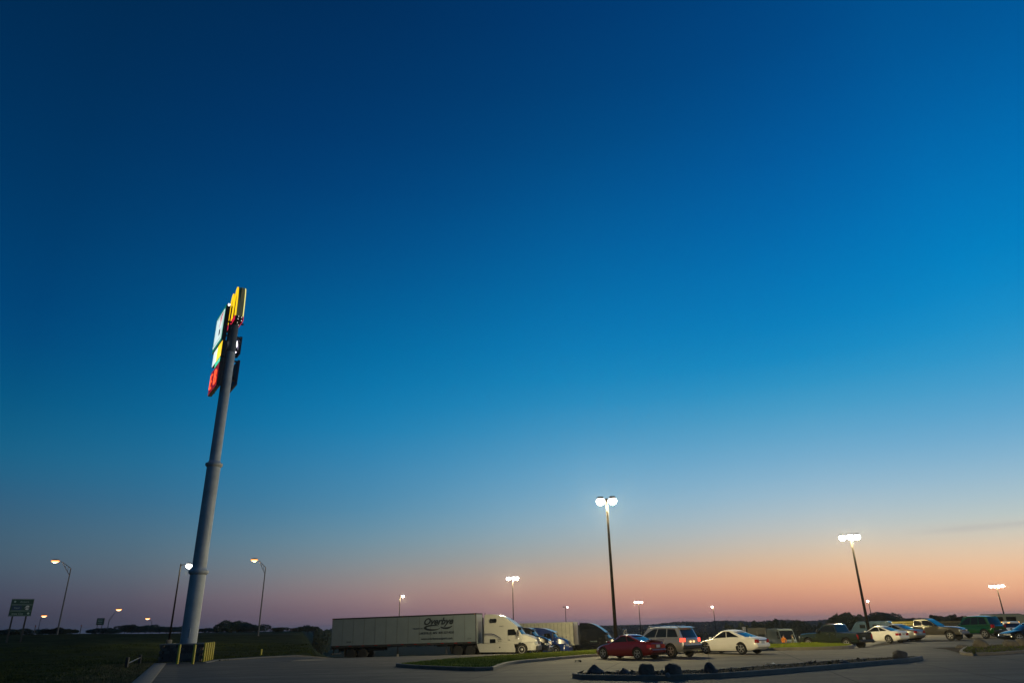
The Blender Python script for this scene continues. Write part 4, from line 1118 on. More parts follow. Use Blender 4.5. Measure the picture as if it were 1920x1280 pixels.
# ------------------------------------------------------------------ semi trucks
def tractor(label, paint, kind='high', stripe=None, rimm=None, accent=None):
    """origin: ground under the front axle, x forward"""
    root = thing('semi_truck', label, 'semi truck'); w = 1.12; rimm = rimm or M['alloy']; accent = accent or M['blackp']
    roofs = {'high': [(-4.0, 1.15), (-4.0, 3.86), (-3.75, 3.95), (-2.9, 3.93), (-2.3, 3.82), (-1.7, 3.58), (-1.1, 3.22), (-.62, 2.86), (-.36, 2.62), (-.42, 2.52), (.02, 1.92), (.02, 1.15)],
             'mid': [(-3.9, 1.15), (-3.9, 3.05), (-3.6, 3.15), (-2.2, 3.12), (-1.4, 3.0), (-.7, 2.78), (-.36, 2.6), (-.42, 2.5), (.02, 1.90), (.02, 1.15)],
             'flat': [(-2.9, 1.15), (-2.9, 2.72), (-2.7, 2.82), (-1.2, 2.84), (-.6, 2.78), (-.36, 2.66), (-.4, 2.52), (.0, 1.90), (.0, 1.15)]}[kind]
    xrear = roofs[0][0]
    MB().prism(roofs, -w, w, lambda x, z: 1 if z < 2.6 else lerp(1, .86, min(1, (z - 2.6) / 1.3))).build('cab', paint, root, smooth=35, bevel=.09, segs=3)
    # hood and fenders
    tops = [(-.1, 1.98), (.4, 1.90), (1.0, 1.72), (1.35, 1.52), (1.55, 1.28), (1.60, 1.0)]
    b = MB(); rings = []
    for x in [-.1 + 1.7 * i / 14 for i in range(15)]:
        zt = interp(tops, x); hw = lerp(1.06, .86, sm(-.1, 1.6, x)); wf = 1.19 - .16 * sm(1.0, 1.6, x)
        sec = [(wf, .42), (wf, .95), (wf - .04, 1.12), (hw * .96, 1.22), (hw * .92, zt - .12), (hw * .78, zt - .01), (0, zt + .03)]
        sec = [(y, min(z, zt + .03)) for y, z in sec]
        rings.append([b.bm.verts.new((x, y, z)) for y, z in sec] + [b.bm.verts.new((x, -y, z)) for y, z in sec[-2::-1]])
    n = len(rings[0])
    for p, q in zip(rings, rings[1:]):
        for i in range(n): b._f([p[i], p[(i + 1) % n], q[(i + 1) % n], q[i]])
    b._f(rings[0]); b._f(rings[-1][::-1])
    hood = b.build('hood', [paint, M['black']], root, smooth=40)
    cut = MB(); cut.mi = 1
    for s in (1, -1): cut.lathe([(.62, s * .70), (.62, s * 1.4)], 26, 'y', (0, 0, .52))
    co = cut.build('cutter', [M['black'], M['black']]); md = hood.modifiers.new('b', 'BOOLEAN'); md.operation = 'DIFFERENCE'; md.object = co; md.solver = 'EXACT'
    apply_mods(hood); bpy.data.objects.remove(co)
    hood.data.polygons.foreach_set('use_smooth', [True] * len(hood.data.polygons)); hood.data.set_sharp_from_angle(angle=R(38))
    MB().prism([(1.42, .32), (1.66, .36), (1.70, .80), (1.5, .84)], -1.16, 1.16).build('front_bumper', accent if kind != 'flat' else M['chrome'], root, bevel=.05)
    MB().prism([(1.60, .92), (1.64, 1.0), (1.60, 1.4), (1.45, 1.55), (1.42, .92)], -.48, .48).build('grille', M['chrome'] if kind == 'flat' else M['blackp'], root, bevel=.03)
    for s in (1, -1):
        hl = MB().prism([(1.34, .9), (1.60, .94), (1.56, 1.14), (1.28, 1.2)], s * .62, s * 1.10).build('headlamp', M['head'], root, bevel=.04)
        # skirts, tanks, steps
        if kind == 'flat':
            MB().tube((-2.9, s * .95, .62), (-1.4, s * .95, .62), .33, .33, 20).build('fuel_tank', M['chrome'], root, smooth=40)
            MB().box((-.95, s * 1.0, .55), (.6, .3, .06)).build('step', M['chrome'], root)
        else:
            MB().prism([(-4.75, 1.12), (-4.45, .32), (-.68, .27), (-.70, .55), (-.80, 1.18)], s * 1.08, s * 1.18).build('side_skirt', paint, root, bevel=.02)
            sk = MB().box((-2.3, s * 1.19, .75), (.12, .02, .12)).build('fuel_cap', M['black'], root)
        # door with handle, window
        d = MB().box((-.88, s * (w + .012), 1.42), (1.12, .02, .78)).build('door', paint, root, bevel=.01)
        MB().box((-1.28, s * (w + .035), 1.42), (.18, .03, .05)).build('handle', M['blackp'], d)
        MB().prism([(-1.42, 1.88), (-1.42, 2.42), (-.72, 2.46), (-.50, 1.95), (-.62, 1.88)], s * (w + .006), s * (w + .016)).build('window', M['glass'], root)
        if kind != 'flat':
            MB().prism([(-3.35, 1.18), (-3.35, 1.55), (-2.75, 1.55), (-2.75, 1.18)], s * (w + .006), s * (w + .02)).build('luggage_hatch', M['glass'], root)
        if kind == 'high':
            MB().prism([(-3.35, 3.12), (-3.33, 3.50), (-2.64, 3.50), (-2.60, 3.30), (-2.66, 3.12)], s * (w * .88), s * (w * .98)).build('sleeper_window', M['glass'], root)
        # mirror on brackets
        MB().box((-.28, s * 1.42, 2.08), (.10, .24, .62)).build('mirror', M['blackp'], root, bevel=.03)
        MB().tube((-.45, s * 1.1, 2.3), (-.28, s * 1.42, 2.3), .02, .02, 5).build('mirror_bracket', M['blackp'], root)
        if kind == 'flat':
            b = MB().tube((-3.05, s * .92, .9), (-3.05, s * .92, 3.7), .075, .075, 10); b.tube((-3.05, s * .92, 3.7), (-3.2, s * .92, 3.85), .075, .07, 10)
            b.build('exhaust_stack', M['chrome'], root, smooth=40)
        # hood mirror, marker lamp
        MB().box((.95, s * 1.02, 1.95), (.05, .16, .16)).build('hood_mirror', M['blackp'], root, bevel=.02)
        MB().box((-.30, s * (w + .02), 1.52), (.05, .03, .05)).build('marker_lamp', M['bulb'], root)
        wheel_parts(root, 0, s * 1.03, .50, .30, s, rimm, 'dish')
        for x in (-5.48, -6.82): wheel_parts(root, x, s * .95, .50, .56, s, rimm, 'deep')
        MB().box((-7.5, s * .92, .62), (.03, .55, .75)).build('mud_flap', M['black'], root)
    # windshield, visor
    ws = [(lerp(.02, -.40, t), lerp(1.97, 2.5, t)) for t in (0, 1)]
    MB().grid(lambda a, c: Vector((lerp(.02, -.40, c) + .015 + .05 * (1 - (2 * a - 1) ** 2), lerp(-1.0, 1.0, a) * lerp(1, .94, c), lerp(1.97, 2.5, c))), 8, 4).build('windshield', M['glass'], root, smooth=60)
    MB().prism([(-.42, 2.60), (-.14, 2.50), (-.12, 2.54), (-.44, 2.70)], -1.04, 1.04).build('visor', M['blackp'] if kind != 'mid' else paint, root, bevel=.015)
    # chassis, fifth wheel
    b = MB()
    for y in (.42, -.42): b.box((-3.6, y, .85), (7.9, .10, .28))
    for x in (-5.48, -6.82): b.tube((x, -.9, .5), (x, .9, .5), .11, .11, 8)
    b.tube((0, -.9, .5), (0, .9, .5), .09, .09, 8)
    b.build('chassis', M['frame'], root)
    MB().lathe([(.5, 1.02), (.5, 1.12)], 16).build('fifth_wheel', M['frame'], root).location = (-6.15, 0, 0)
    if kind == 'high':
        for s in (1, -1): MB().box((-4.35, s * 1.05, 2.3), (.7, .05, 2.6)).build('side_fairing', paint, root, bevel=.02) if False else None
        MB().box((-4.08, -1.05, 2.4), (.12, .14, 2.5)).build('cab_fairing', M['blackp'], root, bevel=.03)
        MB().tube((-3.9, -.9, 3.9), (-3.9, -.9, 4.1), .03, .03, 6).build('roof_marker', M['blackp'], root)
    if stripe:
        for s in (1, -1):
            b = MB()
            pts = [(-3.95, 2.02), (-3.2, 2.02), (-2.85, 1.94), (-2.5, 1.74), (-2.2, 1.56)]
            for q, dz in ((.07, 0), (.03, -.12)):
                for (xa, za), (xb, zb2) in zip(pts, pts[1:]):
                    b.poly([(xa, s * (w + .008), za + dz), (xb, s * (w + .008), zb2 + dz), (xb, s * (w + .008), zb2 + dz + q), (xa, s * (w + .008), za + dz + q)])
            b.build('stripe', stripe, root)
    return root
def text_part(body, size, mt, parent, loc, rot, shear=0.0, name='lettering', extr=.004, bold=0, align='CENTER'):
    cu = bpy.data.curves.new(name, 'FONT'); cu.body = body; cu.size = size; cu.shear = shear; cu.extrude = extr; cu.offset = bold; cu.align_x = align; cu.resolution_u = 3
    o = bpy.data.objects.new(name, cu); col.objects.link(o)
    dg = C.evaluated_depsgraph_get(); dg.update(); me = bpy.data.meshes.new_from_object(o.evaluated_get(dg)); bpy.data.objects.remove(o)
    me.materials.clear(); me.materials.append(mt)
    o = bpy.data.objects.new(name, me); col.objects.link(o); o.parent = parent; o.location = loc; o.rotation_euler = rot
    if size <= .31: o['kind'] = 'stuff'
    return o
def trailer(label, mt, L=15.4, ribs=0, wheels_mat=None, H=4.1):
    """origin: ground under the nose, body runs towards -x"""
    root = thing('semi_trailer', label, 'trailer'); w = 1.28; fz = 1.16
    b = MB(); b.box((-L / 2, 0, (fz + H) / 2), (L, 2 * w, H - fz)); b.build('box_body', mt, root, bevel=.03)
    b = MB()
    for s in (1, -1):
        b.box((-L / 2, s * (w + .012), H - .05), (L + .02, .04, .12))
        b.box((-L / 2, s * (w + .012), fz + .10), (L + .02, .04, .20))
    b.box((0, 0, H - .05), (.05, 2 * w + .05, .12))
    b.build('rail', M['frame'] if not ribs else mt, root)
    for s in (1, -1):   # panel joints as slim cover strips
        b = MB(); n = 13 if not ribs else ribs
        for i in range(1, n): b.box((-L * i / n, s * (w + .006), (fz + H) / 2 + .06), (.05 if not ribs else .09, .014 if not ribs else .05, H - fz - .42))
        b.build('panel_strip', M['seam'] if not ribs else M['rib'], root)
    for s in (1, -1):
        MB().box((-.03, s * (w - .02), (fz + H) / 2), (.12, .10, H - fz - .05)).build('corner_post', M['steel'], root, bevel=.03)
        b = MB()
        for i in range(11): b.box((-L * (i + .5) / 11, s * (w + .034), fz + .13), (.32, .006, .05))
        b.build('reflector_tape', M['tail'], root)
    for s in (1, -1):
        for x in (.15, L / 2, L - .15): MB().box((-x, s * (w + .04), H - .10), (.10, .03, .05)).build('marker_lamp', M['amber_off'], root)
    for x in (L - 2.3, L - 3.6):
        for s in (1, -1): wheel_parts(root, -x, s * .98, .50, .54, s, wheels_mat or M['cream_wheel'], 'deep', rim_k=.62)
    b = MB()
    for y in (.45, -.45): b.box((-L + 3.2, y, .92), (5.2, .12, .34)); b.box((-2.4, y, 1.05), (4.2, .1, .18))
    for x in (L - 2.3, L - 3.6): b.tube((-x, -.9, .5), (-x, .9, .5), .1, .1, 8)
    for i in range(16): b.box((-L * (i + .5) / 16, 0, 1.10), (.08, 2.4, .10))
    b.build('underframe', M['frame'], root)
    for s in (1, -1):
        b = MB().box((-3.4, s * .75, .72), (.14, .14, .95)); b.box((-3.4, s * .75, .26), (.3, .3, .05)); b.tube((-3.4, s * .75, 1.0), (-4.2, s * .3, 1.1), .04, .04, 6)
        b.build('landing_leg', M['steel'], root)
        MB().box((-L + 1.55, s * .95, .62), (.03, .58, .8)).build('mud_flap', M['black'], root)
    b = MB().box((-L + .05, 0, .55), (.1, 2.3, .12))
    for y in (.7, -.7): b.box((-L + .06, y, .85), (.1, .1, .6))
    b.box((-L + .03, 0, 1.08), (.12, 2.5, .2)); b.build('underride_guard', M['frame'], root)
    for y in (.64, -.64): MB().box((-L - .02, y, (fz + H) / 2 - .02), (.04, 1.2, H - fz - .25)).build('rear_door', mt, root, bevel=.01)
    return root
def put(root, p, az_h, tilt=True):
    root.rotation_euler = (0, 0, heading(az_h)); root.location = p; return root
HDT = 102.0
# truck 1
fw = ond(979, 1220, 77.5); fw.z = gz(fw.x, fw.y)
fdir = Vector((math.sin(R(HDT)), math.cos(R(HDT)), 0))
t1 = tractor('white high roof sleeper semi truck with blue stripe hitched to the long lettered trailer', M['truck_white'], 'high', M['navy'])
lat = Vector((fdir.y, -fdir.x, 0))        # to the right hand side of the truck
base = fw - lat * 1.03
def slope_fix(root, L):
    p = root.location; q = p - fdir * L; dz = gz(p.x, p.y) - gz(q.x, q.y); root.rotation_euler[1] = -math.atan2(dz, L)
put(t1, Vector((base.x, base.y, gz(base.x, base.y))), HDT); slope_fix(t1, 7)
text_part('OVERBYE', .12, M['ink'], t1, (-2.1, -1.135, 2.72), (R(90), 0, 0), .2)
text_part('USDOT', .16, M['ink'], t1, (-2.3, -1.135, 1.42), (R(90), 0, 0))
text_part('800 469', .12, M['ink'], t1, (-2.3, -1.135, 1.26), (R(90), 0, 0))
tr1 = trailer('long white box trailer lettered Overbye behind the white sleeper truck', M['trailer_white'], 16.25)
np_ = base - fdir * 4.75
put(tr1, Vector((np_.x, np_.y, gz(np_.x, np_.y))), HDT); slope_fix(tr1, 15)
yR = -1.30
text_part('Overbye', .92, M['ink'], tr1, (-4.2, yR, 3.14), (R(90), 0, 0), .4, bold=.03)
b = MB()
def arcband(cx, cz, rx, rz, t0, t1, w0, w1, n=18):
    P0, P1 = [], []
    for i in range(n + 1):
        t = lerp(t0, t1, i / n); ww = lerp(w0, w1, math.sin(math.pi * i / n))
        P0.append((cx + (rx + ww) * math.cos(t), yR - .004, cz + (rz + ww * .7) * math.sin(t))); P1.append((cx + (rx - ww) * math.cos(t), yR - .004, cz + (rz - ww * .7) * math.sin(t)))
    for i in range(n): b.poly([P0[i], P0[i + 1], P1[i + 1], P1[i]])
arcband(-4.75, 2.84, .85, .22, R(40), R(340), .03, .14)
arcband(-3.3, 3.25, .85, .5, R(225), R(325), .03, .13)
b.build('swoosh', M['ink'], tr1, recalc=False)
text_part('TRANSPORT, INC.', .20, M['ink'], tr1, (-6.15, yR, 2.72), (R(90), 0, 0), .2)
text_part('LAKEVILLE, MN  800-227-9030', .30, M['ink'], tr1, (-4.35, yR, 2.22), (R(90), 0, 0), .1, bold=.006)
text_part('www.overbyetransport.com', .30, M['ink'], tr1, (-4.3, yR, 1.68), (R(90), 0, 0), .1, bold=.006)
text_part('53 4', .22, M['ink'], tr1, (-.75, yR, 1.6), (R(90), 0, 0))
text_part('53107', .22, M['ink'], tr1, (-14.2, yR, 1.62), (R(90), 0, 0))

# truck 4 (black) and the old ribbed trailer
fdir_s = fdir
t4 = tractor('black high roof sleeper truck whose pale roof edge shines left of the tall lamp post', M['blackpaint'], 'high', accent=M['blackpaint'])
f4 = ond(1146, 1222, 104); base4 = Vector((f4.x, f4.y, 0)); base4.z = gz(base4.x, base4.y)
put(t4, base4, HDT + 6); slope_fix(t4, 7)
text_part('TRANSFER', .22, M['sign_print'], t4, (-2.1, -1.135, 1.5), (R(90), 0, 0))
fd4 = Vector((math.sin(R(HDT + 6)), math.cos(R(HDT + 6)), 0))
tr4 = trailer('old ribbed cream aluminium trailer behind the blue truck', M['trailer_old'], 14.5, ribs=26)
n4 = base4 - fd4 * 4.75; n4.z = gz(n4.x, n4.y); put(tr4, n4, HDT + 6); slope_fix(tr4, 14)
t3 = tractor('blue mid roof sleeper truck in front of the ribbed trailer', M['bluep'], 'mid', accent=M['bluep'])
f3 = ond(1046, 1221, 95); b3 = Vector((f3.x, f3.y, gz(f3.x, f3.y))); put(t3, b3, HDT + 3); slope_fix(t3, 7)
t2 = tractor('dark low cab truck with chrome bumper and two exhaust stacks between white and blue trucks', M['blackpaint'], 'flat')
f2 = ond(1007, 1223, 86); b2 = Vector((f2.x, f2.y, gz(f2.x, f2.y))); put(t2, b2, HDT + 2); slope_fix(t2, 7)
t5 = tractor('distant dark truck cab seen over the roof of the red coupe', M['blackpaint'], 'flat')
f5 = ond(1208, 1205, 128); b5 = Vector((f5.x, f5.y, gz(f5.x, f5.y))); put(t5, b5, HDT + 6); slope_fix(t5, 7)
MB().tube((-.2, -1.5, 1.0), (-.1, -1.55, 3.3), .03, .03, 6).build('mirror_pole', M['chrome'], t5)

# ------------------------------------------------------------------ box van, camper van, work truck, lit van
def box_van():
    root = thing('box_van', 'pale box van with blue lower panels parked among two people', 'van')
    pr = [(-2.6, .45), (-2.6, 2.5), (-2.45, 2.6), (1.3, 2.6), (1.55, 2.45), (2.05, 1.35), (2.2, 1.25), (2.3, .5)]
    MB().prism(pr, -1.0, 1.0, lambda x, z: 1 if z < 1.6 else lerp(1, .93, z - 1.6)).build('body', M['vangrey'], root, smooth=35, bevel=.07)
    for s in (1, -1):
        MB().box((-.65, s * 1.01, .95), (3.5, .02, .95)).build('lower_panel', M['vanblue'], root)
        for i in range(4): MB().box((-.65, s * .985, 1.62 + i * .2), (3.5, .02, .03)).build('side_rib', M['vangrey'], root)
        MB().prism([(1.2, 1.5), (1.2, 2.3), (1.45, 2.3), (1.8, 1.5)], s * .955, s * 1.01).build('window', M['glass'], root)
        MB().box((2.28, s * .75, .85), (.06, .3, .18)).build('headlamp', M['head'], root, bevel=.02)
        MB().box((1.75, s * 1.15, 1.7), (.1, .16, .3)).build('mirror', M['blackp'], root, bevel=.02)
        for x in (1.5, -1.7): wheel_parts(root, x, s * .86, .35, .24, s, M['steel'], 'dish')
    MB().grid(lambda a, c: Vector((lerp(2.02, 1.58, c) + .04, lerp(-.86, .86, a), lerp(1.42, 2.4, c))), 6, 3).build('windshield', M['glass'], root)
    MB().box((2.32, 0, .95), (.04, 1.1, .22)).build('grille', M['blackp'], root, bevel=.01)
    MB().box((2.35, 0, .55), (.14, 1.9, .2)).build('front_bumper', M['blackp'], root, bevel=.03)
    return root
bv = box_van(); p = ond(1466, 1208, 100); bv.location = (p.x, p.y, gz(p.x, p.y)); bv.rotation_euler = (0, 0, heading(174))
def camper():
    root = thing('camper_van', 'pale blue camper van parked behind the leaning lamp post', 'van')
    pr = [(-3.2, .5), (-3.25, 2.5), (-3.0, 2.72), (1.0, 2.72), (1.5, 2.6), (1.9, 2.2), (2.3, 1.5), (3.0, 1.2), (3.1, .55)]
    MB().prism(pr, -1.05, 1.05, lambda x, z: 1 if z < 1.6 else lerp(1, .88, (z - 1.6) / 1.1)).build('body', M['camper'], root, smooth=35, bevel=.1, segs=3)
    for s in (1, -1):
        MB().box((-1.5, s * 1.0, 2.02), (1.3, .06, .45)).build('window', M['glass'], root)
        MB().box((.6, s * 1.0, 2.0), (.8, .06, .5)).build('window', M['glass'], root)
        MB().box((-.4, s * 1.052, 1.1), (4.6, .02, .3)).build('side_stripe', M['vanblue'], root)
        for x in (2.1, -1.9): wheel_parts(root, x, s * .9, .36, .24, s, M['steel'], 'dish')
        MB().box((-3.2, s * .9, 1.1), (.08, .14, .4)).build('tail_lamp', M['tail'], root)
    MB().grid(lambda a, c: Vector((lerp(2.28, 1.93, c) + .03, lerp(-.88, .88, a), lerp(1.55, 2.2, c))), 6, 3).build('windshield', M['glass'], root)
    MB().box((-3.27, .1, 1.9), (.03, 1.3, .6)).build('rear_window', M['glass'], root)
    return root
cv_ = camper(); p = ond(1632, 1190, 112); cv_.scale = (.88, .88, .88); cv_.location = (p.x, p.y, gz(p.x, p.y)); cv_.rotation_euler = (0, 0, heading(-50))
def work_truck():
    root = thing('flatbed_truck', 'grey flatbed work truck with a tall bulkhead seen over the white sedan roof', 'truck')
    MB().prism([(.3, .6), (.3, 2.35), (.55, 2.45), (1.4, 2.42), (1.95, 1.55), (2.9, 1.4), (3.0, .6)], -.98, .98, lambda x, z: 1 if z < 1.5 else .9).build('cab', M['blackpaint'], root, smooth=35, bevel=.07)
    for s in (1, -1): MB().prism([(.6, 1.6), (.65, 2.25), (1.35, 2.25), (1.75, 1.6)], s * .89, s * .99).build('window', M['glass'], root)
    MB().grid(lambda a, c: Vector((lerp(1.93, 1.45, c) + .04, lerp(-.8, .8, a), lerp(1.6, 2.3, c))), 4, 2).build('windshield', M['glass'], root)
    MB().box((-1.3, 0, 1.0), (2.9, 2.2, .2)).build('bed', M['steel'], root, bevel=.02)
    MB().box((.12, 0, 1.95), (.10, 2.1, 1.9)).build('bulkhead', M['steel'], root, bevel=.02)
    MB().box((-1.25, -1.06, 2.35), (2.2, .05, .8)).build('side_board', M['rack'], root)
    b = MB()
    for x in (-.2, -1.25, -2.3): b.box((x, -1.02, 1.7), (.08, .08, 1.4))
    b.build('stake', M['steel'], root)
    MB().tube((.4, -.9, 2.5), (1.9, -.9, 2.5), .04, .04, 6).build('rack_bar', M['steel'], root)
    for s in (1, -1):
        for x in (2.1, -1.7): wheel_parts(root, x, s * .85, .42, .26, s, M['steel'], 'dish')
        MB().box((3.0, s * .7, 1.0), (.05, .3, .2)).build('headlamp', M['head'], root)
    return root
wt = work_truck(); p = ond(1400, 1205, 100); wt.location = (p.x, p.y, gz(p.x, p.y)); wt.rotation_euler = (0, 0, heading(-62))
def lit_van():
    root = thing('passenger_van', 'pale grey van with a row of glowing amber lamps behind the dark car at right', 'van')
    MB().prism([(-2.5, .5), (-2.55, 1.9), (-2.35, 2.12), (1.0, 2.12), (1.4, 1.98), (1.95, 1.35), (2.5, 1.15), (2.6, .55)], -.98, .98, lambda x, z: 1 if z < 1.3 else lerp(1, .84, (z - 1.3) / .8)).build('body', M['vangrey'], root, smooth=35, bevel=.1, segs=3)
    for s in (1, -1):
        for x in (-1.9, -.9, .2): MB().prism([(x - .42, 1.38), (x - .42, 1.82), (x + .42, 1.82), (x + .42, 1.38)], s * .90, s * .975).build('window', M['glass'], root)
        for x in (-2.2, -1.1, -.6, -.1, .7): MB().box((x, s * .99, 1.30 - .12 * (x < -2)), (.22, .05, .12 + .25 * (x < -2))).build('amber_lamp', M['amber'], root, bevel=.02)
        for x in (1.7, -1.6): wheel_parts(root, x, s * .84, .35, .22, s, M['alloy'], 'spoke')
        MB().box((2.58, s * .7, .95), (.06, .35, .16)).build('headlamp', M['head'], root)
    MB().grid(lambda a, c: Vector((lerp(1.93, 1.45, c) + .04, lerp(-.8, .8, a), lerp(1.4, 1.92, c))), 4, 2).build('windshield', M['glass'], root)
    return root
lv = lit_van(); p = ond(1900, 1196, 92); lv.location = (p.x, p.y, gz(p.x, p.y)); lv.rotation_euler = (0, 0, heading(120))

# ------------------------------------------------------------------ board fences on the right
def board_fence(x0, x1, ytop, D0, D1, label, mats, nb=4, h=1.15):
    A, B = ond(x0, ytop, D0), ond(x1, ytop + (x0 - x1) * .02, D1); zt = (A.z + B.z) / 2
    A.z = B.z = 0; d = B - A; Ln = d.length; root = thing('board_fence', label, 'fence', A, math.atan2(d.y, d.x))
    for i in range(nb):
        bh = h / nb
        b = MB().box((Ln / 2, -.03 * (i % 2), zt - bh * (i + .5)), (Ln, .05, bh * .86)); b.build('board', mats[i % len(mats)], root)
    n = max(2, int(Ln / 2.4))
    for i in range(n + 1):
        MB().box((Ln * i / n, .08, zt / 2 - .2), (.12, .12, zt + .4)).build('post', mats[-1], root)
    return root
board_fence(1664, 1722, 1164.3, 117, 119, 'bright straw coloured board fence seen over the white coupe', [M['timber'], M['timber'], M['timber_dark'], M['timber']], 5, 1.5)
board_fence(1723, 1868, 1164.2, 124, 140, 'dull brown board fence running behind the pewter pickup', [M['timber_dark'], M['timber_dark2']], 6, 1.9)
# grass rail posts near the left kerb
rr_ = thing('guard_rail', 'short low metal rail between two dark posts in the left grass', 'guard rail')
pa, pb = ond(237, 1249, 52), ond(261, 1243, 57)
for q in (pa, pb): q.z = gz(q.x, q.y)
rr_.location = pa; v = pb - pa
for q in (Vector((0, 0, 0)), v): MB().box(q + Vector((0, 0, .25)), (.16, .16, .7)).build('post', M['blackp'], rr_)
MB().tube(Vector((0, 0, .22)), v + Vector((0, 0, .42)), .04, .04, 8).build('rail', M['steel'], rr_)

# ------------------------------------------------------------------ people
def person(label, px, py, D, az_h, pose, mats):
    root = thing('person', label, 'person')
    p = ond(px, py, D); root.location = (p.x, p.y, gz(p.x, p.y)); root.rotation_euler = (0, 0, heading(az_h))
    V = pose['v']; E = pose['e']
    me = bpy.data.meshes.new('body'); me.from_pydata([v[:3] for v in V], E, []); o = bpy.data.objects.new('body', me); col.objects.link(o)
    md = o.modifiers.new('s', 'SKIN'); md.use_smooth_shade = True
    for i, v in enumerate(V):
        sv = me.skin_vertices[0].data[i]; sv.radius = (v[3], v[4] if len(v) > 4 else v[3]); sv.use_root = (i == 0)
    sb = o.modifiers.new('u', 'SUBSURF'); sb.levels = 2; sb.render_levels = 2
    apply_mods(o); me = o.data; me.materials.clear()
    for q in mats: me.materials.append(q)
    for f in me.polygons:
        c = f.center; f.use_smooth = True
        f.material_index = pose['mat'](c)
    o.parent = root
    hx, hz = pose['head']
    b = MB(); b.lathe([(.02, -.13), (.055, -.12), (.078, -.06), (.088, .0), (.09, .05), (.075, .1), (.03, .125)], 16); h = b.build('head', M['skin'], root, smooth=60); h.location = (hx, 0, hz); h.scale = (1.1, .9, 1)
    MB().lathe([(.095, .0), (.102, .05), (.085, .11), (.03, .14)], 16).build('hair', pose.get('hair', M['hair']), h, smooth=60).location = (-.012, 0, .005)
    MB().prism([(.075, -.03), (.115, -.035), (.085, .03)], -.014, .014).build('nose', M['skin'], h)
    for y in (.032, -.032): MB().box((.082, y, .015), (.012, .022, .012)).build('eye', M['hair'], h)
    MB().box((.08, 0, -.065), (.012, .045, .01)).build('mouth', M['tail'], h)
    for y in (.09, -.09): MB().box((0, y, 0), (.03, .015, .055)).build('ear', M['skin'], h)
    for hd in pose['hands']:
        b = MB(); H0 = Vector(hd); b.box(H0, (.03, .075, .09))
        for k in range(4): b.tube(H0 + Vector((0, -.028 + k * .019, -.04)), H0 + Vector((.02, -.03 + k * .02, -.115 - .008 * (k in (1, 2)))), .0085, .007, 6)
        b.tube(H0 + Vector((0, .035, .01)), H0 + Vector((.03, .06, -.05)), .01, .008, 6)
        b.build('hand', M['skin'], root, smooth=50)
    return root
bend = dict(v=[(0, 0, .90, .16, .12), (.10, 0, 1.12, .15, .13), (.22, 0, 1.34, .19, .14), (.30, 0, 1.45, .06), (.34, 0, 1.50, .05),
               (.0, .10, .82, .10), (.03, .12, .46, .065), (-.04, .13, .09, .045), (.08, .14, .04, .04),
               (.0, -.10, .82, .10), (-.02, -.13, .46, .065), (-.10, -.14, .09, .045), (.02, -.15, .04, .04),
               (.22, .20, 1.36, .08), (.30, .27, 1.12, .055), (.46, .22, .98, .038),
               (.22, -.20, 1.36, .08), (.32, -.27, 1.12, .055), (.48, -.22, 1.0, .038)],
            e=[(0, 1), (1, 2), (2, 3), (3, 4), (0, 5), (5, 6), (6, 7), (7, 8), (0, 9), (9, 10), (10, 11), (11, 12), (2, 13), (13, 14), (14, 15), (2, 16), (16, 17), (17, 18)],
            mat=lambda c: 0 if c.z > .93 and c.z < 1.44 and c.x < .44 else (2 if c.z >= 1.44 or (c.z > .93 and c.x >= .44) else (3 if c.z < .08 else 1)), head=(.38, 1.60), hands=[(.50, .22, .93), (.52, -.22, .95)])
stand = dict(v=[(0, 0, .95, .16, .12), (0, 0, 1.18, .16, .12), (0, 0, 1.40, .20, .13), (0, 0, 1.50, .06), (.01, 0, 1.56, .05),
                (.0, .10, .86, .10), (.02, .12, .48, .07), (.0, .13, .09, .045), (.12, .14, .04, .04),
                (.0, -.10, .86, .10), (.0, -.13, .48, .07), (-.03, -.14, .09, .045), (.09, -.15, .04, .04),
                (0, .22, 1.41, .08), (0, .29, 1.15, .06), (.10, .28, .92, .04), (0, -.22, 1.41, .08), (.0, -.29, 1.15, .06), (.18, -.22, 1.02, .04)],
             e=bend['e'], mat=lambda c: 0 if c.z > .90 and c.z < 1.49 else (2 if c.z >= 1.49 else (3 if c.z < .08 else 1)), head=(.02, 1.66), hands=[(.12, .28, .85), (.22, -.22, .96)], hair=M['khaki'])
person('person in an orange jacket bending forward beside the box van', 1470, 1208, 93, 30, bend, [M['jacket'], M['jeans'], M['skin'], M['black']])
person('person in a khaki coat standing right of the box van', 1488, 1208, 95, -60, stand, [M['khaki'], M['khaki'], M['skin'], M['black']])
# hand truck between them
ht = thing('hand_cart', 'small metal hand cart on two wheels between the two people', 'cart'); p = ond(1479, 1209, 93); ht.location = (p.x, p.y, gz(p.x, p.y))
b = MB()
for y in (-.2, .2): b.tube((y, 0, .15), (y, 0, 1.05), .02, .02, 6)
for z in (.35, .7, 1.05): b.tube((-.2, 0, z), (.2, 0, z), .018, .018, 6)
b.build('frame', M['chrome'], ht); MB().box((0, .15, .1), (.45, .3, .02)).build('toe_plate', M['steel'], ht)
for y in (-.26, .26): MB().tube((y - .03, 0, .13), (y + .03, 0, .13), .13, .13, 16).build('wheel', M['black'], ht, smooth=40)

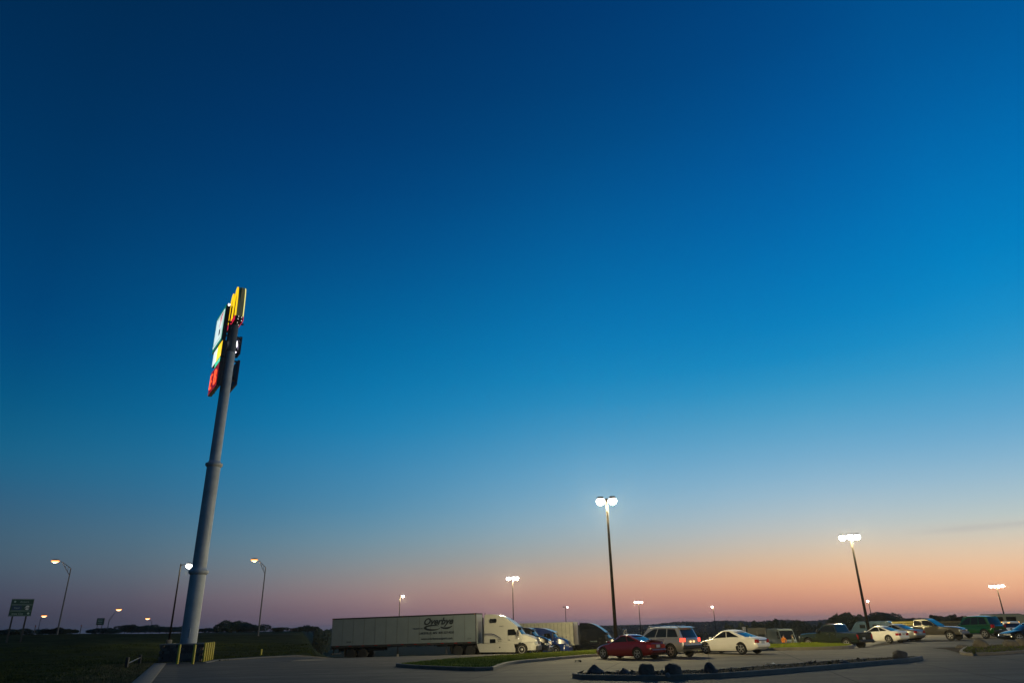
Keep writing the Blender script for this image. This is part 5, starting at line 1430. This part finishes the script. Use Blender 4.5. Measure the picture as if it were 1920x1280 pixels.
# ------------------------------------------------------------------ bollards, planter
pc = onz(348, 1239)
PA = R(7)
root = thing('stone_planter', 'square stone block planter around the foot of the tall sign pole', 'planter', (pc.x, pc.y, 0), PA)
half, rows_, bh = 1.34, 6, .185
bmk = MB().box((0, 0, 0), (.362, .20, bh * .9)); blk = bmk.build('stone', M['stone'], None, bevel=.02); blk_me = blk.data
blk2_me = blk_me.copy(); blk2_me.materials.clear(); blk2_me.materials.append(M['stone2'])
bpy.data.objects.remove(blk)
rnd = random.Random(5)
for k in range(rows_):
    for sd in range(4):
        nb = 7
        for i in range(nb):
            t = (i + (.5 if k % 2 else 0)) / nb * 2 * half - half + .2 * 0
            if t > half - .1: continue
            o = bpy.data.objects.new('stone', blk_me if rnd.random() < .6 else blk2_me); col.objects.link(o); o.parent = root
            loc = Matrix.Rotation(sd * math.pi / 2, 3, 'Z') @ Vector((t + .2, -half + rnd.uniform(-.012, .012), bh * (k + .5) + .01))
            o.location = loc; o.rotation_euler = (0, 0, sd * math.pi / 2)
b = MB()
for sd in range(4):
    rt = Matrix.Rotation(sd * math.pi / 2, 3, 'Z'); b.box(rt @ Vector((.0, -half, rows_ * bh + .05)), (2 * half - .26 if sd % 2 else 2 * half + .30, .32, .08), rt)
b.build('cap', M['cap'], root, bevel=.02)
MB().box((0, 0, .95), (2 * half - .2, 2 * half - .2, .1)).build('gravel_fill', M['dirt'], root)
MB().box((0, 0, .5), (2 * half - .22, 2 * half - .22, .8)).build('core', M['stone2'], root)
def bollard(x, y, h, label, z0=0):
    o = thing('bollard', label, 'bollard', (x, y, gz(x, y)), 0, 'yellow bollards around the stone planter')
    MB().lathe([(.085, 0), (.085, h - .05), (.06, h - .01), (.01, h)], 16).build('post', M['yellow'], o, smooth=40)
    return o
Rm = Matrix.Rotation(PA, 3, 'Z')
names = ['left front yellow bollard of the stone planter', 'yellow bollard before the middle of the planter front']
for px, lab in ((332, names[0]), (361, names[1])):
    q = onz(px, 1244); bollard(q.x, q.y, 1.2, lab)
for i in range(5):
    q = Rm @ Vector((half + .28, -half - .1 + i * .52, 0)) + pc
    bollard(q.x, q.y, 1.25, ['frontmost bollard of the tight row on the right side of the planter', 'second bollard from the front in the row right of the planter', 'middle bollard of the row of five right of the planter', 'fourth bollard of the row right of the planter', 'rearmost and farthest right bollard of the planter row'][i])
q = onz(482, 1229.5); bollard(q.x, q.y + .8, .52, 'short yellow bollard standing alone at the far kerb between sign and trailer').pop('group') if False else None
sb = bollard(q.x, q.y + .9, .52, 'short yellow bollard standing alone at the far kerb between sign and trailer'); del sb['group']

# ------------------------------------------------------------------ pylon sign
root = thing('pylon_sign', 'very tall grey steel pole sign with yellow arches and lit boards', 'sign', (pc.x, pc.y, 0))
MB().lathe([(.57, .9), (.57, 6.15)], 40).build('pole_section', M['paint_grey'], root, smooth=40)
MB().lathe([(.515, 6.15), (.515, 14.3)], 40).build('pole_section', M['paint_grey'], root, smooth=40)
MB().lathe([(.42, 14.3), (.405, 23.9)], 40).build('pole_section', M['paint_grey'], root, smooth=40)
MB().lathe([(.39, 23.9), (.36, 26.4)], 32).build('pole_section', M['pole_dark'], root, smooth=40)
for z, r0, r1 in ((6.15, .57, .515), (14.3, .515, .42)):
    MB().lathe([(r0 + .01, z - .22), (r0 + .12, z - .12), (r0 + .14, z - .05), (r0 + .14, z + .06), (r1 + .05, z + .16), (r1 + .01, z + .3)], 40).build('flange', M['paint_grey'], root, smooth=50)
b = MB()
for z in (2.3, 3.9, 8.2, 10.3, 12.4, 16.5, 18.8, 21.2):
    r_ = .57 if z < 6.1 else (.515 if z < 14.3 else .415)
    b.lathe([(r_, z - .025), (r_ + .008, z), (r_, z + .025)], 40)
b.build('weld_seam', M['paint_grey'], root, smooth=50)
MB().box((.10, -.56, 1.9), (.34, .05, .6)).build('access_hatch', M['paint_grey'], root, bevel=.02)
SA = -33.5
piv = R(90 - SA)   # local +x runs away from the viewer along the boards, +y to the left face
def fr(s, t, z): return Vector((s, t, z))
sg_ = bpy.data.objects.new('sign_head', None); col.objects.link(sg_)
sg_.parent = root; sg_.rotation_euler = (0, 0, piv)
bpy.data.objects.remove(sg_)
Rz = Matrix.Rotation(piv, 4, 'Z')
def sp(b_, name, mt, parent=root, **k):
    for v in b_.bm.verts: v.co = Rz @ v.co
    return b_.build(name, mt, parent, **k)
# board A: white face with green border
def board(s0, s1, t0, t1, z0, z1, name, mt, **k): return sp(MB().box(((s0 + s1) / 2, (t0 + t1) / 2, (z0 + z1) / 2), (s1 - s0, abs(t1 - t0), z1 - z0)), name, mt, bevel=.02, **k)
A0, A1, AZ0, AZ1 = -.2, 3.5, 24.75, 28.2
ca = board(A0, A1, .55, .9, AZ0, AZ1, 'sign_cabinet', M['cabinet'])
sp(MB().box(((A0 + A1) / 2, .905, (AZ0 + AZ1) / 2), (A1 - A0 - .04, .03, AZ1 - AZ0 - .04)), 'green_face', M['face_green'], ca)
fa_ = sp(MB().box(((A0 + A1) / 2, .925, (AZ0 + AZ1) / 2), (A1 - A0 - .5, .03, AZ1 - AZ0 - .7)), 'white_face', M['face_white'], ca)
b = MB()
x0, x1, z0, z1 = A0 + .38, A1 - .38, AZ0 + .5, AZ1 - .5
for s0, s1, q0, q1 in ((x0, x1, z1 - .05, z1), (x0, x1, z0, z0 + .05), (x0, x0 + .05, z0, z1), (x1 - .05, x1, z0, z1)): b.box(((s0 + s1) / 2, .945, (q0 + q1) / 2), (s1 - s0, .012, q1 - q0))
sp(b, 'border_line', M['face_green'], ca)
b = MB(); rnd = random.Random(2)
for i, (dx, dz, w, h) in enumerate(((.3, 2.3, .5, .25), (.75, 2.1, .5, .3), (.5, 1.75, .8, .12), (.9, 1.55, .6, .1))): b.box((x0 + .3 + dx, .945, z0 + dz), (w, .012, h), Matrix.Rotation(.5, 3, 'Y'))
sp(b, 'script_print', M['sign_red'], ca)
sp(MB().box((x0 + .9, .945, z0 + .75), (.5, .012, .55)), 'emblem', M['ink'], ca)
# board B: yellow to white
cb_ = board(-1.05, 2.4, .6, .9, 23.1, 24.55, 'sign_cabinet', M['cabinet'])
sp(MB().box((-.15, .91, 23.82), (1.7, .03, 1.35)), 'yellow_face', M['arch'], cb_)
sp(MB().box((1.53, .91, 23.82), (1.65, .03, 1.35)), 'white_face', M['face_white'], cb_)
cc_ = board(-1.0, 1.0, .6, .9, 22.62, 23.05, 'sign_cabinet', M['cabinet'])
sp(MB().box((0, .91, 22.83), (1.95, .03, .38)), 'mint_face', M['face_mint'], cc_)
# board D: red neon
cd_ = board(-1.05, 2.3, .6, .9, 20.5, 22.58, 'sign_cabinet', M['cabinet'])
sp(MB().box((.62, .905, 21.54), (3.25, .03, 2.0)), 'red_face', M['neon_dim'], cd_)
def neon(txt, s, z, size, parent):
    cu = bpy.data.curves.new('neon_letter', 'FONT'); cu.body = txt; cu.size = size; cu.extrude = .03; cu.offset = -.05; cu.align_x = 'CENTER'; cu.resolution_u = 3
    o = bpy.data.objects.new('neon_letter', cu); col.objects.link(o); dg = C.evaluated_depsgraph_get(); dg.update(); me = bpy.data.meshes.new_from_object(o.evaluated_get(dg)); bpy.data.objects.remove(o)
    me.materials.clear(); me.materials.append(M['neon']); o = bpy.data.objects.new('neon_letter', me); col.objects.link(o)
    # the text reads left to right for someone facing the left face: its x axis points to the viewer
    mm = Matrix(((-1, 0, 0, s), (0, 0, 1, .96), (0, 1, 0, z), (0, 0, 0, 1)))
    me.transform(Rz @ mm); o.parent = parent
neon('E', 1.5, 20.85, 2.0, cd_); neon('B', -.2, 20.85, 2.0, cd_)
# right hand boards, seen from behind
cr_ = board(.45, 3.5, -.78, -.98, 21.3, 23.55, 'sign_cabinet', M['cabinet_blue'])
cu_ = board(.55, 1.75, -.70, -.92, 24.15, 25.75, 'sign_cabinet', M['cabinet_blue'])
sp(MB().box((.9, -.60, 24.9), (.10, .06, 1.15)), 'fluorescent_tube', M['tube'], cu_)
for i in range(5): sp(MB().box((.85, -.55, 24.45 + i * .22), (.06, .08, .08)), 'tube_socket', M['bulb'], cu_)
b = MB()
for z in (21.6, 23.3, 24.3, 25.5, 26.8): b.box((.3, .0, z), (.14, 1.6, .12)); 
for z in (22.2, 24.5, 25.4): b.tube((0, -.4, z), (1.2, -.8, z - .3), .05, .05, 6)
for s in (-.6, 1.9): b.box((s, .5, 24.3), (.1, .1, 7.2))
sp(b, 'bracket', M['cabinet'])
b = MB()
for x, z in ((A0 + .02, AZ1 - .05), (A0 + .02, AZ0 - .02)): b.box((x - .02, .7, z), (.12, .14, .16))
sp(b, 'work_lamp', M['work'])
# arches on top
MX0, MX1, MZ0, MZ1, MT0, MT1 = -.6, 2.75, 26.75, 30.2, 0.16, -.54
def arch_profile(c, w, z0, z1, th, n=14):
    """one arch: outer and inner outline (parabolic), returned as quads"""
    q = []
    for i in range(n + 1):
        t = -1 + 2 * i / n; o = (c + t * w / 2, z0 + (z1 - z0) * (1 - abs(t) ** 3.2)); inn = (c + t * (w / 2 - th), z0 + (z1 - z0 - th * 1.1) * (1 - abs(t) ** 3.2)); q.append((o, inn))
    return q
wA = (MX1 - MX0) / 2 + .10
for cidx, cc in enumerate((MX0 + wA / 2, MX1 - wA / 2)):
    pr = arch_profile(cc, wA, MZ0 + .35, MZ1, .33)
    for t0, t1, nm, mt in ((MT0, MT0 - .08, 'arch_face', M['arch']), (MT0 - .08, MT1 + .08, 'arch_side', M['arch_side']), (MT1 + .08, MT1, 'arch_face', M['arch_edge'])):
        b = MB()
        ins = 0
        V = []
        for (ox, oz), (ix, iz) in pr: V.append([b.bm.verts.new((ox, t0, oz)), b.bm.verts.new((ix, t0, iz)), b.bm.verts.new((ix, t1, iz)), b.bm.verts.new((ox, t1, oz))])
        for p_, q_ in zip(V, V[1:]):
            for j in range(4): b._f([p_[j], p_[(j + 1) % 4], q_[(j + 1) % 4], q_[j]])
        b._f(V[0]); b._f(V[-1]); sp(b, nm, mt, smooth=40)
mb_ = sp(MB().box(((MX0 + MX1) / 2, (MT0 + MT1) / 2, MZ0 + .19), (MX1 - MX0, abs(MT1 - MT0) - .06, .42)), 'sign_cabinet', M['cabinet'])
for t in (MT0, MT1): sp(MB().box(((MX0 + MX1) / 2, t, MZ0 + .2), (MX1 - MX0, .04, .44)), 'red_band', M['sign_red'], mb_)
sp(MB().box(((MX0 + MX1) / 2, (MT0 + MT1) / 2, (MZ0 + MZ1) / 2 + .2), (MX1 - MX0 - .3, .12, MZ1 - MZ0 - .9)), 'backing_frame', M['arch_side'], mb_)
b = MB()
for s, t, z in ((.0, -.12, .1), (.0, -.4, .3), (.0, -.15, .34), (.5, -.2, -.02), (1.0, -.4, -.02), (.0, -.42, .0)): b.box((MX0 + s - .01, t, MZ0 + z), (.045, .045, .045))
sp(b, 'underside_lamp', M['bulb'])
sp(MB().tube((.9, -.27, 26.0), (.9, -.27, MZ0), .22, .22, 14), 'mount_post', M['steel'])
sp(MB().tube((0, 0, 26.6), (.9, -.27, 26.9), .16, .16, 10), 'mount_arm', M['cabinet'])
light('sign_light', 'POINT', (Rz @ Vector((.2, 1.8, 23.5)))[:], 60, (1, .75, .5), root, .6)

# ------------------------------------------------------------------ green road signs on the bank
def road_sign(label, x0, x1, ytop, ybot, D, rows, tiltaz=0, group=None, big=True):
    xc = (x0 + x1) / 2; T, B = ond(xc, ytop, D), ond(xc, ybot, D); w = (x1 - x0) / (F_PX / (D * .93)) * .74; g = gz(T.x, T.y)
    root = thing('road_sign', label, 'road sign', (T.x, T.y, g), heading(math.degrees(math.atan2(T.x, T.y)) + 90) + R(tiltaz))
    zt, zb = T.z - g, B.z - g; h = zt - zb
    pn = MB().box((0, 0, (zt + zb) / 2), (w, .06, h)).build('panel', M['sign_green'], root, bevel=.02)
    for s in (-.3, .3): MB().box((s * w, .09, zb / 2 + .1), (.16, .12, zb + h * .6)).build('post', M['frame'], root)
    if big:
        b = MB()
        for z in (zb + h * .31, zb + h * .66): b.box((0, -.036, z), (w * .94, .01, h * .02))
        for z in (zb + .05, zt - .05): b.box((0, -.036, z), (w * .96, .01, h * .015))
        b.build('divider', M['sign_print'], pn)
        MB().box((-w * .2, -.036, zb + h * .48), (w * .42, .01, h * .26)).build('blue_panel', M['sign_blue'], pn)
        MB().lathe([(h * .125, -.05), (h * .125, -.035)], 20, 'y', (w * .26, 0, zb + h * .49)).build('route_shield', M['sign_white'], pn)
        text_part('218', h * .17, M['ink'], pn, (w * .26, -.052, zb + h * .43), (R(90), 0, 0), bold=.01)
        text_part('Food', h * .13, M['sign_print'], pn, (-w * .2, -.044, zb + h * .44), (R(90), 0, 0))
        text_part('Airport', h * .15, M['sign_print'], pn, (w * .08, -.04, zb + h * .78), (R(90), 0, 0))
        text_part('Iowa City', h * .15, M['sign_print'], pn, (-w * .12, -.04, zb + h * .10), (R(90), 0, 0))
        MB().lathe([(h * .055, -.05), (h * .055, -.034)], 12, 'y', (-w * .34, 0, zb + h * .84)).build('symbol', M['sign_print'], pn)
        MB().lathe([(h * .06, -.05), (h * .06, -.034)], 12, 'y', (w * .36, 0, zb + h * .16)).build('symbol', M['sign_print'], pn)
    else:
        for k in (.3, .55, .75): MB().box((-w * .05, -.036, zb + h * k), (w * .6, .01, h * .07)).build('lettering', M['sign_print'], pn)
    return root
road_sign('large green road sign with white round shield on two posts at the left edge', 24, 64, 1122, 1154.5, 100, 3, 4)
road_sign('small far green road sign on two posts left of the even tree row', 182, 197, 1158, 1171, 250, 2, 0, big=False)
# delineator posts on the bank
for px, lab in ((66, 'thin reflector post right of the large road sign'), (152, 'thin reflector post between the tall street lamp and the small road sign')):
    p = ond(px, 1176, 126); g = gz(p.x, p.y); o = thing('marker_post', lab, 'post', (p.x, p.y, g)); MB().box((0, 0, .6), (.1, .05, 1.3)).build('post', M['steel'], o); MB().box((0, -.03, 1.1), (.1, .02, .16)).build('reflector', M['tail'], o)

# ------------------------------------------------------------------ litter
def litter(px, py, w, h, mt, label, seed):
    p = onz(px, py, .01); rnd = random.Random(seed); b = MB()
    g = [[Vector((i * w / 3 - w / 2, j * w / 3 - w / 2, rnd.uniform(0, h))) for j in range(4)] for i in range(4)]
    b.grid(lambda a, c: g[round(a * 3)][round(c * 3)], 3, 3); o = b.build('litter', mt); o.location = p; tag(o, label, 'litter')
litter(1084, 1240, .35, .12, M['black'], 'dark scrap on the pavement in front of the grass island', 1)
litter(1445, 1244, .4, .05, M['paper'], 'flat pale paper scrap on the pavement below the white sedan', 2)
litter(1028, 1226, .45, .15, M['paper'], 'white paper cup on the grass by the blue truck', 3)
# ------------------------------------------------------------------ thin haze over the far hills, added also for halos round the lamps
b = MB().box((0, 0, 8), (14000, 14000, 46)); hz = b.build('haze', M['paper'])
air = bpy.data.materials.new('evening_air'); air.use_nodes = True; an = air.node_tree.nodes; an.clear()
pv = an.new('ShaderNodeVolumePrincipled'); pv.inputs['Density'].default_value = .00012; pv.inputs['Color'].default_value = (.95, .95, .95, 1); pv.inputs['Anisotropy'].default_value = .75
ao = an.new('ShaderNodeOutputMaterial'); air.node_tree.links.new(pv.outputs[0], ao.inputs['Volume'])
hz.data.materials.clear(); hz.data.materials.append(air); hz['kind'] = 'stuff'; hz['label'] = 'thin warm evening haze lying over the whole parking lot'; hz['category'] = 'haze'
print('objects', len(bpy.data.objects), 'tris', sum(len(m.polygons) for m in bpy.data.meshes))
